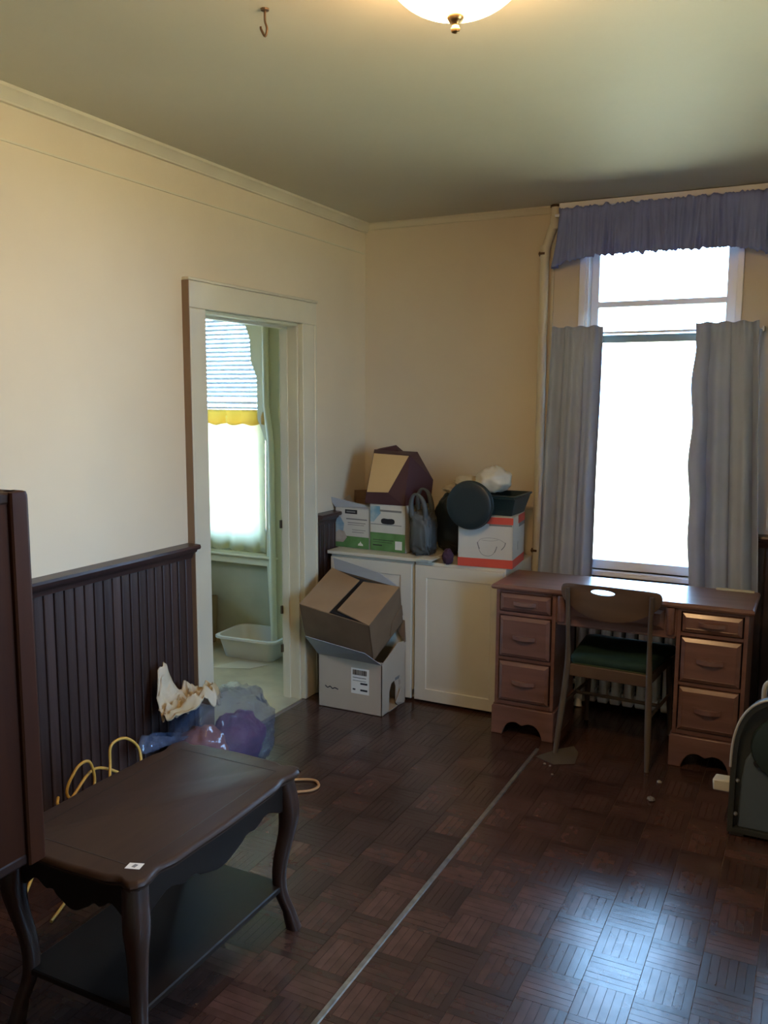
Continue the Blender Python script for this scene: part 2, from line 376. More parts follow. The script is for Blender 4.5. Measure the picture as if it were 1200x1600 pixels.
# stepped pale green pipe chase right of that window
chase = [(-.86, 2.40), (-.845, 2.15), (-.80, 2.04), (-.795, 1.90), (-.75, 1.79), (-.748, 1.53), (-.685, 1.38), (-.695, .70), (-.66, .0), (-.40, 0), (-.40, 2.45), (-.86, 2.45)]
struct(MB().prism(chase, 'y', -.075, -.002).build('trim_8', X['greenl'], bevel=.006), 'pale green stepped boxing beside the side room window')
struct(MB().tube([(-.66, -.10, 2.45), (-.66, -.10, 1.62), (-.655, -.10, 1.58), (-.63, -.10, 1.4), (-.62, -.10, 0)], .022, 12).build('trim_9', X['greenl'], smooth=40))
wn2 = struct(bpy.data.objects.new('window_2', None), 'bright side room window'); COL.objects.link(wn2); ORG['window_2'] = Vector((0, 0, 0))
boxes((S0, .05, SB, S0 + .05, .11, ST), (S1 - .05, .05, SB, S1, .11, ST), (S0, .05, SB, S1, .11, SB + .06), (S0, .05, ST - .05, S1, .11, ST), (S0, .05, 1.5, S1, .11, 1.54)).build('sash', X['trimw'], wn2, bevel=.004)
boxes((S0 + .04, .078, SB + .05, S1 - .04, .082, 1.505), (S0 + .04, .078, 1.535, S1 - .04, .082, ST - .04)).build('glass', X['glass'], wn2)

def make_window(name, a, b, label):
    wn = struct(bpy.data.objects.new(name, None), label); COL.objects.link(wn); ORG[name] = Vector((0, 0, 0))
    boxes((a - .035, -.018, WB - .02, a, 0, WT + .03), (b, -.018, WB - .02, b + .03, 0, WT + .03), (a - .035, -.018, WT, b + .03, 0, WT + .05)).build('casing', X['trimw'], wn, bevel=.003)
    boxes((a, 0, WB, a + .012, .2, WT), (b - .012, 0, WB, b, .2, WT), (a, 0, WT - .012, b, .2, WT)).build('jamb', X['trimw'], wn)
    boxes((a - .05, -.035, WB - .028, b + .05, .2, WB)).build('sill', X['trimw'], wn, bevel=.004)
    # upper sash, lower sash, meeting rail
    boxes((a + .012, .07, 2.0, a + .052, .11, WT - .012), (b - .052, .07, 2.0, b - .012, .11, WT - .012), (a + .012, .07, WT - .06, b - .012, .11, WT - .012), (a + .05, .07, 2.155, b - .05, .11, 2.185)).build('upper_sash', X['trimw'], wn, bevel=.003)
    boxes((a + .012, .03, WB, a + .045, .07, 2.0), (b - .045, .03, WB, b - .012, .07, 2.0), (a + .012, .03, WB, b - .012, .07, WB + .05)).build('lower_sash', X['trimw'], wn, bevel=.003)
    boxes((a + .012, .025, 1.965, b - .012, .10, 2.005)).build('meeting_rail', X['greenrail'], wn, bevel=.003)
    boxes((a + .05, .088, 2.003, b - .05, .092, 2.157), (a + .05, .088, 2.183, b - .05, .092, WT - .058), (a + .04, .048, WB + .045, b - .04, .052, 1.97)).build('glass', X['glass'], wn)
    return wn
make_window('window_1', W0, W1, 'tall bright sash window behind the desk')
make_window('window_3', V0, V1, 'sash window beyond the right edge of the picture')
wn4 = struct(bpy.data.objects.new('window_4', None)); COL.objects.link(wn4); ORG['window_4'] = Vector((0, 0, 0))
boxes((XR + .05, RW0, .8, XR + .1, RW0 + .05, 2.3), (XR + .05, RW1 - .05, .8, XR + .1, RW1, 2.3), (XR + .05, RW0, .8, XR + .1, RW1, .86), (XR + .05, RW0, 2.25, XR + .1, RW1, 2.3), (XR + .05, RW0, 1.54, XR + .1, RW1, 1.58)).build('sash', X['trimw'], wn4)
boxes((XR + .073, RW0 + .04, .85, XR + .077, RW1 - .04, 2.26)).build('glass', X['glass'], wn4)

# metal floor strip and parquet tiles
ms = MB().prism([(1.372, 0), (1.375, .004), (1.389, .004), (1.392, 0)], 'y', -4.75, -.84)
tag(ms.build('floor_strip', X['metal']), 'long narrow metal strip running across the parquet from the desk', 'floor strip')
T = .15
def tile_mesh(turn, seed):
    rnd = random.Random(seed); m = MB(); n = 6; wd = T / n; g = .0006; h = T / 2 - .0008
    for i in range(n):
        a = -T / 2 + i * wd + g; b = a + wd - 2 * g
        if i == 0: a = -h
        if i == n - 1: b = h
        z0 = rnd.uniform(-.0004, 0); t1 = rnd.uniform(-.00009, .00009); t2 = rnd.uniform(-.00024, .00024)
        P = [(a, -h, z0 - t1 - t2), (b, -h, z0 + t1 - t2), (b, h, z0 + t1 + t2), (a, h, z0 - t1 + t2)]
        if turn: P = [(-y, x, z) for x, y, z in P]
        kx, ky = (T / 2 - .0010) / h, (T / 2 - .0005) / h; P = [(x * kx, y * ky, z) for x, y, z in P]
        lo = [(x, y, -.004) for x, y, z in P]
        m.add(lo + P, [(4, 5, 6, 7), (0, 1, 5, 4), (1, 2, 6, 5), (2, 3, 7, 6), (3, 0, 4, 7)])
    return m
def project(P):
    d = Vector(P) - CAM; z = d.dot(fw)
    return None if z < .05 else (600 + F * d.dot(rv) / z, 800 - F * d.dot(uv) / z, z)
def area(cx, cy_):
    q = [project((cx + a * T / 2, cy_ + b * T / 2, 0)) for a, b in ((-1, -1), (1, -1), (1, 1), (-1, 1))]
    if any(k is None for k in q): return 0
    mx = sum(k[0] for k in q) / 4; my = sum(k[1] for k in q) / 4
    if not (-20 < mx < 1220 and -20 < my < 1620): return 0
    return abs(sum(q[i][0] * q[(i + 1) % 4][1] - q[(i + 1) % 4][0] * q[i][1] for i in range(4))) / 2
cells = []
for i in range(-10, 15):
    for j in range(0, 32):
        cx = 1.38 + (i + .5) * T; cyy = -(j + .5) * T
        if cx < .0 or cx > XR: continue
        cells.append((area(cx, cyy), i, j, cx, cyy))
cells.sort(key=lambda c: -c[0])
var = {}
rest = MB()
for k, (ar, i, j, cx, cyy) in enumerate(cells):
    turn = (i + j) % 2; sd_ = random.randint(0, 5)
    if k < 296 and ar > 0:
        key = (turn, sd_)
        if key not in var: o = tile_mesh(*key).build('parquet_tile', X['parquet'], floor, local=True); var[key] = o.data
        else:
            o = bpy.data.objects.new('parquet_tile', var[key]); COL.objects.link(o); o.parent = floor
        o.location = Vector((cx, cyy, 0)) - ORG['floor']
    elif ar > 0 or random.random() < 1:
        m = tile_mesh(turn, sd_); m.xf(Matrix.Translation((cx, cyy, 0))); rest.add(m.v, m.f)
ro = rest.build('parquet_remainder', X['parquet'], floor); ro['kind'] = 'stuff'

# ------------------------------------------------------------------ ceiling lamp and hook
LX, LY = 1.70, -2.78
t = thing('ceiling_lamp', 'glowing frosted dome ceiling lamp with a brass finial', 'lamp', (LX, LY, H))
MB().lathe([(.175, H), (.178, H - .012), (.172, H - .03), (.15, H - .034), (.0005, H - .034)], (LX, LY, 0), 48, cap=False).build('pan', X['brass'], t, smooth=40)
MB().lathe([(.168 * math.cos(a), H - .036 - .122 * math.sin(a)) for a in [PI / 2 * k / 14 for k in range(14)]] + [(.002, H - .158)], (LX, LY, 0), 48, cap=False).build('glass_dome', X['dome'], t, smooth=60)
MB().lathe([(.019, H - .156), (.020, H - .164), (.015, H - .172), (.009, H - .176), (.008, H - .182), (.011, H - .187), (.009, H - .194), (.0005, H - .197)], (LX, LY, 0), 20).build('finial', X['brass'], t, smooth=50)
HX, HY = 1.115, -2.68
t = thing('ceiling_hook', 'small brown iron hook screwed into the ceiling', 'hook', (HX, HY, H))
MB().tube(smooth_path([(HX, HY, H), (HX, HY, H - .03), (HX + .006, HY, H - .05), (HX, HY, H - .068), (HX - .012, HY, H - .05), (HX - .014, HY, H - .042)], 5), .0032, 8).build('shank', X['hook'], t, smooth=50)
MB().lathe([(.012, H), (.011, H - .004), (.004, H - .005)], (HX, HY, 0), 14).build('rose', X['hook'], t)

# ------------------------------------------------------------------ pipe riser on the back wall
t = thing('heating_pipe', 'cream painted riser pipe with a kink near the ceiling, left of the window', 'pipe', (1.115, -.035, 0))
MB().tube(smooth_path([(1.113, -.035, 0), (1.113, -.035, 1.2), (1.113, -.035, 2.38), (1.113, -.035, 2.44), (1.128, -.035, 2.50), (1.155, -.035, 2.575), (1.167, -.035, 2.61), (1.167, -.035, H)], 5), .024, 14).build('riser', X['pipe'], t, smooth=50)
for z in (2.45, 2.60):
    x = 1.114 if z < 2.5 else 1.166
    MB().lathe([(.026, z - .035), (.027, z - .03), (.027, z + .03), (.026, z + .035)], (x, -.035, 0), 14).build('elbow_collar', X['pipe'], t, smooth=40)
MB().lathe([(.03, H - .012), (.028, H - .001)], (1.167, -.035, 0), 16).build('ceiling_collar', X['hook'], t)
for z in (2.44, .82):
    boxes((1.086, -.05, z - .012, 1.096, -.001, z + .012), (1.086, -.062, z - .006, 1.120, -.054, z + .006)).build('clamp', X['hook'], t)
struct(B(1.142, -.012, .6, 1.160, 0, 2.50).build('trim_10', X['trim'], bevel=.003))

# ------------------------------------------------------------------ curtains and valance
def fold(u, k, seed):
    a = 2 * PI * k * (u + .05 * math.sin(5 * u + seed)) + seed
    return .75 * (1 - 2 * abs(math.sin(a / 2)) ** .7) + .25 * math.sin(2 * PI * k * 1.73 * u + seed * 2.1)
def curtain(name, label, xt, xb, zt, zb, y, seed, mt, k=4, inner=0, amp=.036):
    m = MB()
    def fn(u, v):
        z = zt + (zb - zt) * v
        a = xt[0] + (xb[0] - xt[0]) * v; b = xt[1] + (xb[1] - xt[1]) * v
        x = a + (b - a) * u
        if inner: # the loose edge towards the window pulls in and out
            e = (1 - u) if inner > 0 else u
            x += inner * e ** 3 * (.004 * math.sin(6.5 * v * PI) * (v > .08) + .004 * math.sin(23 * v) - .012 * math.sin(PI * v))
        d = amp * (.45 + .75 * min(1, v * 1.6))
        yy = y + d * fold(u, k, seed) + .006 * math.sin(9 * v + 6 * u)
        pin = math.exp(-(v / .06) ** 2)
        yy += pin * .006 * math.sin(2 * PI * 9 * u + 2 * math.sin(7 * u))
        if v < .02: z += .004 * math.sin(23 * u + seed)
        return Vector((x, yy, z))
    m.grid(fn, 90, 46)
    o = m.build(name, mt, None, smooth=80, solid=.0025)
    return o
tag(curtain('curtain', None, (1.185, 1.455), (1.145, 1.441), 2.045, .66, -.102, 1.0, X['curtain'], 3), 'slate grey curtain panel hanging left of the desk window', 'curtain')
tag(curtain('curtain', None, (1.915, 2.205), (1.945, 2.275), 2.045, .66, -.102, 3.4, X['curtain'], 2.6, inner=1), 'slate grey curtain panel hanging right of the desk window', 'curtain')
t = thing('curtain_rod', 'white cafe curtain rod across the desk window', 'curtain rod', (1.7, -.085, 2.0))
MB().tube([(1.17, -.048, 2.012), (2.225, -.048, 2.012)], .0065, 10).build('rod', X['trimw'], t, smooth=50)
boxes((1.168, -.055, 2.0, 1.176, -.002, 2.024)).build('bracket', X['trimw'], t); boxes((2.218, -.055, 2.0, 2.226, -.002, 2.024)).build('bracket', X['trimw'], t)
t = thing('valance', 'gathered dark slate valance across the top of the desk window', 'valance', (1.7, -.1, 2.37))
def vpath(u):
    L1, L2, L3 = .09, 1.03, .09; s = u * (L1 + L2 + L3)
    if s < L1: return Vector((1.203 + .012 * s / L1, -.008 - .092 * s / L1, 0)), Vector((-.9, -.3, 0)), 0
    if s < L1 + L2: return Vector((1.215 + (s - L1) / L2 * .998, -.1, 0)), Vector((0, -1, 0)), (s - L1) / L2
    s -= L1 + L2; return Vector((2.213 + .015 * s / L3, -.1 + .092 * s / L3, 0)), Vector((.9, -.3, 0)), 1
def vfn(u, v):
    p, n, s = vpath(u)
    e = abs(2 * s - 1)
    zb = 2.402 - .042 * e ** 6 + .016 * noise.noise(Vector((u * 40, 5, 0))) + .010 * noise.noise(Vector((u * 90, 2, 0)))
    zt = 2.655 + .016 * noise.noise(Vector((u * 38, 9, 0))) + .008 * noise.noise(Vector((u * 100, 9, 3)))
    z = zt + (zb - zt) * v
    pock = math.exp(-((v - .14) / .07) ** 2)
    a = .011 * (1 - .5 * pock) + .016 * max(0, v - .5)
    q = noise.noise(Vector((u * 34, v * .9, 0))) * 1.5 + .45 * math.sin(2 * PI * 34 * u + 5 * noise.noise(Vector((u * 7, v * .6, 3)))) + .9 * noise.noise(Vector((u * 80, v * 1.5, 7)))
    p.x -= .035 * v * v * max(0, 1 - u * 6)
    return p + n * (a * q + .012) + Vector((0, 0, z))
MB().grid(vfn, 260, 16).build('gathered_cloth', X['valance'], t, smooth=80, solid=.0015)
boxes((1.20, -.093, 2.655, 2.21, -.001, 2.686)).build('mounting_board', X['trimw'], t, bevel=.003)
MB().tube([(1.18, -.09, 2.625), (2.20, -.09, 2.625)], .008, 8).build('rod', X['trimw'], t)

# neighbouring curtain at the right border
t = thing('curtain_rod', 'dark brown curtain rod bracket at the right border of the picture', 'curtain rod', (2.9, -.06, 2.0))
boxes((2.262, -.055, 1.965, 2.30, -.001, 2.05)).build('bracket', X['hook'], t, bevel=.004)
MB().tube([(2.27, -.06, 2.012), (3.4, -.06, 2.012)], .009, 10).build('rod', X['hook'], t)
tag(curtain('drape', None, (2.30, 2.56), (2.288, 2.56), 1.965, 1.02, -.055, .4, X['drape'], 5, amp=.008), 'cream drape beside the grey curtain at the right border', 'curtain')

# ------------------------------------------------------------------ radiator
t = thing('radiator', 'white cast iron column radiator under the window', 'radiator', (1.7, -.13, 0))
def section(x):
    m = MB()
    for yc in (-.065, -.11, -.155):
        m.tube([(x, yc, .06), (x, yc, .60)], .0215, 10)
    for z0, z1 in ((.030, .100), (.535, .615)):
        pr = []
        for k in range(24):
            a = 2 * PI * k / 24; pr.append((-.11 + .068 * math.copysign(abs(math.cos(a)) ** .6, math.cos(a)), (z0 + z1) / 2 + (z1 - z0) / 2 * math.copysign(abs(math.sin(a)) ** .7, math.sin(a))))
        m.prism(pr, 'x', x - .0255, x + .0255)
    m.box(x - .010, -.165, .08, x + .010, -.055, .55)
    return m
so = None
for k in range(10):
    x = 1.405 + .066 * k
    if so is None: so = section(x).build('section', X['iron'], t, smooth=40, bevel=.006)
    else:
        o = so.copy(); COL.objects.link(o); o.parent = t; o.location = (.066 * k, 0, 0)
for x in (1.405, 1.405 + .066 * 9):
    MB().tube([(x, -.165, 0), (x, -.16, .02), (x, -.15, .05)], [.026, .02, .022], 10).build('foot', X['iron'], t, smooth=50)
    MB().tube([(x, -.055, 0), (x, -.06, .02), (x, -.07, .05)], [.026, .02, .022], 10).build('foot', X['iron'], t, smooth=50)
MB().tube([(1.38, -.10, .068), (2.025, -.10, .068)], .016, 10).build('lower_pipe', X['iron'], t, smooth=50)
MB().tube([(1.38, -.13, .575), (2.025, -.13, .575)], .018, 10).build('upper_pipe', X['iron'], t, smooth=50)
MB().tube([(1.345, -.13, 0), (1.345, -.13, .10), (1.36, -.13, .125), (1.40, -.13, .125)], .015, 10).build('supply_pipe', X['iron'], t, smooth=50)

# ------------------------------------------------------------------ desk
t = thing('desk', 'reddish brown wooden kneehole desk under the window', 'desk', (1.695, -.52, 0))
DF, DB = -.72, -.335
tp = []
for z, i in ((.735, .012), (.739, .004), (.748, 0), (.757, .003), (.762, .010)):
    tp.append([(1.095 + i, -.738 + i, z), (2.297 - i, -.738 + i, z), (2.297 - i, DB - i + .005, z), (1.095 + i, DB - i + .005, z)])
MB().loft(tp).build('top', X['desk'], t, smooth=25)
def pedestal(x0, x1, out):
    boxes((x0, DF, .15, x0 + .018, DB, .735), (x1 - .018, DF, .15, x1, DB, .735), (x0 + .018, DB - .012, .15, x1 - .018, DB, .735), (x0 + .018, DF + .03, .15, x1 - .018, DB, .168),
          (x0 + .018, DF, .610, x1 - .018, DF + .03, .628), (x0 + .018, DF, .380, x1 - .018, DF + .03, .398), (x0 + .018, DF, .150, x1 - .018, DF + .03, .172), (x0 + .018, DF, .722, x1 - .018, DF + .03, .735)).build('carcass', X['desk'], t, bevel=.002)
    for z0, z1 in ((.632, .719), (.402, .606), (.176, .376)):
        a, b = x0 + .024, x1 - .024; f = DF - .016; m = MB(); e = .020
        m.box(a, DF - .004, z0, b, DF + .25, z1)
        m.loft([[(a + i, y, z0 + i), (b - i, y, z0 + i), (b - i, y, z1 - i), (a + i, y, z1 - i)] for i, y in ((0, DF - .004), (.0015, DF - .008), (e * .9, f - .001), (e, f))])
        d = m.build('drawer', X['desk'], t, smooth=15)
        cx = (a + b) / 2; cz = (z0 + z1) / 2; hw = .056
        pr = MB()
        pr.loft([[(cx + s * hw, f + .001, cz - .010), (cx + s * hw, f + .001, cz + .012), (cx + s * hw, f - .004 - .018 * (1 - s * s), cz + .010), (cx + s * hw, f - .004 - .022 * (1 - s * s), cz - .008)] for s in [-1 + k / 6 for k in range(13)]])
        pr.box(cx - hw - .008, f - .003, cz - .014, cx + hw + .008, f + .001, cz + .016)
        pr.build('pull', X['desk'], d, smooth=35)
    # scroll-cut plinth
    ww = x1 - x0; pl = [(x0 - .008, 0), (x0 - .008, .140), (x0 - .002, .148), (x1 + .002, .148), (x1 + .008, .140), (x1 + .008, 0), (x1 - .045, 0)]
    for k in range(15):
        s = k / 14; xx = x1 - .045 - s * (ww - .09)
        zz = .072 * (1 - abs(2 * s - 1) ** 5) - .014 * math.exp(-((s - .5) / .09) ** 2)
        pl.append((xx, zz))
    pl.append((x0 + .045, 0))
    MB().prism(pl, 'y', DF - .018, DF + .004).build('plinth', X['desk'], t, bevel=.003)
    for q0, q1 in ((x0 - .008, x0 + .01), (x1 - .01, x1 + .008)): B(q0, DF + .004, 0, q1, DB, .148).build('plinth_side', X['desk'], t, bevel=.003)
pedestal(1.118, 1.418, -1); pedestal(1.975, 2.275, 1)
B(1.418, DF + .004, .600, 1.975, DF + .022, .735).build('apron', X['desk'], t, bevel=.002); B(1.418, DB - .02, .505, 1.975, DB - .004, .735).build('back_rail', X['desk'], t, bevel=.002)  # back_rail is an unseen board, added to keep daylight off the seat
m = MB(); a, b, z0, z1, f = 1.47, 1.92, .628, .719, DF - .012; m.box(a, DF, z0, b, DF + .2, z1)
m.loft([[(a + i, y, z0 + i), (b - i, y, z0 + i), (b - i, y, z1 - i), (a + i, y, z1 - i)] for i, y in ((0, DF), (.0015, DF - .004), (.018, f - .001), (.02, f))])
d = m.build('drawer', X['desk'], t, smooth=15)
MB().loft([[(1.695 + s * .056, f, .66), (1.695 + s * .056, f, .686), (1.695 + s * .056, f - .004 - .018 * (1 - s * s), .684), (1.695 + s * .056, f - .004 - .022 * (1 - s * s), .664)] for s in [-1 + k / 6 for k in range(13)]]).build('pull', X['desk'], d, smooth=35)
for x in (1.445, 1.947):
    MB().lathe([(.018, .61), (.020, .616), (.020, .728), (.018, .734)], (x, DF + .004, 0), 16).build('half_round', X['desk'], t, smooth=40)
MB().box(1.425, DF + .002, .590, 1.970, DF + .030, .602).build('apron_bead', X['desk'], t, bevel=.004)
tag(B(2.10, -.372, .762, 2.27, -.345, .770).build('ruler', X['cream'], bevel=.002), 'pale flat strip lying along the back right edge of the desk', 'ruler')

# ------------------------------------------------------------------ chair
ch = thing('desk_chair', 'brown wooden desk chair with an oval handhole and green seat cushion', 'chair', (1.698, -.575, 0), math.radians(-3))
N = 72
oc = [(-.205, .812), (-.10, .818), (0, .820), (.10, .818), (.205, .812), (.229, .795), (.230, .765), (.215, .735), (.185, .712), (.14, .685), (.08, .664), (0, .656), (-.08, .664), (-.14, .685), (-.185, .712), (-.215, .735), (-.230, .765), (-.229, .795)]
ocs = [(p.x, p.y) for p in smooth_path([(a, b, 0) for a, b in oc], 6, True)]
hc = (-.028, .790)
def ray_out(ang):
    dx, dy = math.cos(ang), math.sin(ang); best = 0
    for i in range(len(ocs)):
        x1, y1 = ocs[i]; x2, y2 = ocs[(i + 1) % len(ocs)]; ex, ey = x2 - x1, y2 - y1
        den = dx * ey - dy * ex
        if abs(den) < 1e-12: continue
        tt = ((x1 - hc[0]) * ey - (y1 - hc[1]) * ex) / den; ss = ((x1 - hc[0]) * dy - (y1 - hc[1]) * dx) / den
        if tt > 0 and -1e-6 <= ss <= 1 + 1e-6: best = max(best, tt)
    return best
m = MB(); rings = []
def bend(x): return -.238 + .55 * x * x
angs = []
for k in range(N):
    a = 2 * PI * k / N; angs.append(math.atan2(.25 * math.sin(a), math.cos(a)))
lay = []
for k, a in enumerate(angs):
    R_ = ray_out(a); hx = .056; hz = .0125
    rh = 1 / math.sqrt((math.cos(a) / hx) ** 2 + (math.sin(a) / hz) ** 2)
    lay.append([(hc[0] + math.cos(a) * (rh + (R_ - rh) * s), hc[1] + math.sin(a) * (rh + (R_ - rh) * s)) for s in (0, .15, .5, .93, 1)])
th = .0065
front = [[Vector((lay[k][s][0], bend(lay[k][s][0]) + th * (1 if 0 < s < 4 else .6), lay[k][s][1])) for k in range(N)] for s in range(5)]
back = [[Vector((lay[k][s][0], bend(lay[k][s][0]) - th * (1 if 0 < s < 4 else .6), lay[k][s][1])) for k in range(N)] for s in range(5)]
m.loft(front + back[::-1] + [front[0]], cap=False)
m.build('backrest', X['chair'], ch, smooth=50, local=True)
for s in (-1, 1):
    MB().tube(smooth_path([(s * .214, -.285, 0), (s * .203, -.25, .18), (s * .190, -.212, .42), (s * .188, -.225, .60), (s * .193, -.238, .795)], 5), [.0105 + .0045 * math.sin(PI * min(1, k / 14)) for k in range(21)], 10).build('leg', X['chairleg'], ch, smooth=50, local=True)
    MB().tube([(s * .212, .215, 0), (s * .205, .20, .2), (s * .198, .19, .405)], [.010, .014, .016], 10).build('leg', X['chairleg'], ch, smooth=50, local=True)
    MB().tube([(s * .200, -.238, .235), (s * .205, .20, .215)], .008, 8).build('stretcher', X['chairleg'], ch, smooth=50, local=True)
    MB().hexa([(s * .178, -.20, .375), (s * .194, -.20, .375), (s * .206, .19, .375), (s * .190, .19, .375), (s * .178, -.20, .425), (s * .194, -.20, .425), (s * .206, .19, .425), (s * .190, .19, .425)]).build('side_rail', X['chair'], ch, local=True, bevel=.003)
MB().tube([(-.202, -.02, .226), (.202, -.02, .226)], .009, 8).build('stretcher', X['chairleg'], ch, smooth=50, local=True)
B(-.19, -.213, .368, .19, -.197, .425).build('back_rail', X['chair'], ch, bevel=.003, local=True)
B(-.195, .185, .368, .195, .20, .425).build('front_rail', X['chair'], ch, bevel=.003, local=True)
sr = []
for z, i in ((.424, .006), (.430, 0), (.448, -.003), (.460, .004), (.466, .020), (.469, .06)):
    ring = []
    for u, v, c in ((-1, -1, 0), (1, -1, 0), (1, 1, 0), (-1, 1, 0)):
        for k in range(6):
            a = {(-1, -1): PI, (1, -1): 1.5 * PI, (1, 1): 0, (-1, 1): .5 * PI}[(u, v)] + PI / 2 * k / 5
            hw = .188 if v < 0 else .226; rr = .035
            ring.append(Vector((u * (hw - i - rr) + rr * math.cos(a), (-.195 if v < 0 else .235) - v * (i + rr) + rr * math.sin(a), z)))
    sr.append(ring)
st = MB().loft(sr).build('seat_cushion', X['cushion'], ch, smooth=50, local=True)
MB().tube([p * 1.0 + Vector((0, 0, .001)) for p in sr[0]], .005, 6, closed=True).build('piping', X['cushion2'], st, smooth=50, local=True)

# ------------------------------------------------------------------ cream cabinets with loose slab
def cabinet(x0, x1, label, hide):
    t = thing('cabinet', label, 'cabinet', ((x0 + x1) / 2, -.26, 0))
    boxes((x0, -.495, .06, x1, -.025, .788), (x0 + .01, -.45, 0, x1 - .01, -.025, .06)).build('body', X['white'], t, bevel=.003)
    a, b, z0, z1 = x0 + .006, x1 - .006, .015, .772
    m = MB(); fr = lambda i, y: [(a + i, y, z0 + i), (b - i, y, z0 + i), (b - i, y, z1 - i), (a + i, y, z1 - i)]
    m.loft([fr(0, -.497), fr(0, -.513), fr(.003, -.516), fr(.066, -.516), fr(.070, -.510), fr(.078, -.5095), fr(.098, -.514)])
    m.build('door', X['white'], t, smooth=20)
    return t
cabinet(.045, .566, 'cream cabinet with a panelled door behind the stacked cardboard boxes', 0)
cabinet(.574, 1.088, 'cream cabinet with a panelled door beside the desk', 0)
tag(boxes((.036, -.53, .789, .668, -.03, .809)).build('countertop', X['white'], bevel=.004), 'thin cream slab lying on the left cabinet', 'countertop')

# ------------------------------------------------------------------ boxes on the cabinets
def open_box(t, w_, d, h, mo, mi=None, th=.004):
    m = boxes((-w_ / 2, -d / 2, 0, w_ / 2, d / 2, th), (-w_ / 2, -d / 2, 0, w_ / 2, -d / 2 + th, h), (-w_ / 2, d / 2 - th, 0, w_ / 2, d / 2, h), (-w_ / 2, -d / 2, 0, -w_ / 2 + th, d / 2, h), (w_ / 2 - th, -d / 2, 0, w_ / 2, d / 2, h))
    return m.build('carton', mo, t, local=True)
def flap(t, p, m_, th=.003):
    a, b, c, d = [Vector(q) for q in p]; n = (b - a).cross(d - a).normalized() * th
    return MB().hexa([a, b, c, d, a + n, b + n, c + n, d + n]).build('flap', m_, t, local=True)
bz = .810
t = thing('carton_box', 'white carton with green printed base, flap open, left of its pair', 'box', (.140, -.31, bz), math.radians(-4))
w_, d, h = .228, .20, .232; f = -d / 2
open_box(t, w_, d, h, X['cardw'])
flap(t, [(-.114, f, h), (.114, f, h - .004), (.114, f + .03, h + .012), (-.150, f - .02, h + .062)], X['cardg'])
flap(t, [(-.114, -f, h), (-.114, f, h), (-.17, f + .02, h + .05), (-.16, -f, h + .07)], X['cardg'])
B(-.113, f - .0008, .002, .113, f, .068).build('green_print', X['inkgr'], t, local=True)
MB().prism([(-.113, .085), (-.113, .185), (-.080, .175), (-.055, .14), (-.06, .10), (-.085, .068), (-.113, .068)], 'y', f - .0007, f).build('blue_print', X['inkb'], t, local=True)
MB().prism([(-.113, .03), (-.113, .085), (-.09, .10), (-.055, .095), (-.035, .06), (-.06, .03)], 'y', f - .0011, f).build('tan_print', X['inkt'], t, local=True)
lb = B(-.048, f - .0009, .198, .034, f, .222).build('black_label', X['ink'], t, local=True)
boxes((-.038, f - .0013, .206, .022, f, .214)).build('label_text', X['inkg'], lb, local=True)
boxes((-.04, f - .0008, .165, .10, f, .172), (-.03, f - .0008, .145, .09, f, .149), (-.03, f - .0008, .134, .08, f, .137), (0, f - .0008, .105, .09, f, .108), (.0, f - .0008, .092, .08, f, .095)).build('printed_lines', X['inkg'], t, local=True)
MB().prism([(.04, .018), (.075, .018), (.072, .028), (.062, .034), (.058, .044), (.052, .034), (.042, .028)], 'y', f - .0013, f).build('white_emblem', X['paper'], t, local=True)
t = thing('carton_box', 'white carton with green printed base and black handhole, right of its pair', 'box', (.374, -.325, bz), math.radians(-4))
w_, d, h = .228, .20, .262; f = -d / 2
open_box(t, w_, d, h, X['cardw'])
flap(t, [(-.114, f, h), (.114, f, h), (.112, f + .09, h + .002), (-.112, f + .09, h + .002)], X['cardw'])
flap(t, [(-.114, -f - .09, h), (.114, -f - .09, h), (.114, -f, h), (-.114, -f, h)], X['cardw'])
B(-.113, f - .0008, .002, .113, f, .105).build('green_print', X['inkgr'], t, local=True)
MB().prism([(-.113, .165), (-.113, .255), (-.05, .255), (-.045, .215), (-.07, .19), (-.09, .165)], 'y', f - .0007, f).build('blue_print', X['inkb'], t, local=True)
MB().prism([(-.042 + .044 * 1, .186)] + [(.002 + .044 * math.copysign(abs(math.cos(a)) ** .5, math.cos(a)), .172 + .0165 * math.copysign(abs(math.sin(a)) ** .7, math.sin(a))) for a in [PI / 2 + 2 * PI * k / 20 for k in range(1, 20)]], 'y', f - .0016, f).build('handhole', X['ink'], t, local=True)
boxes((-.11, f - .0008, .150, .09, f, .154), (-.05, f - .0008, .225, .09, f, .236)).build('printed_lines', X['inkg'], t, local=True)
boxes((-.095, f - .0012, .030, -.035, f, .036), (-.095, f - .0012, .062, .04, f, .065), (-.095, f - .0012, .050, .03, f, .052)).build('dark_print', X['ink'], t, local=True)
B(.050, f - .0013, .016, .094, f, .064).build('white_label', X['paper'], t, local=True)
# brown carton behind
t = thing('carton_box', 'brown cardboard carton with raised flaps in the corner behind the white cartons', 'box', (.135, -.105, bz), 0)
open_box(t, .22, .15, .26, X['cardd'])
flap(t, [(-.11, -.075, .26), (.11, -.075, .26), (.105, -.085, .325), (-.105, -.085, .31)], X['cardd'])
flap(t, [(-.11, .075, .26), (.11, .075, .26), (.11, .082, .30), (-.11, .082, .30)], X['card'])

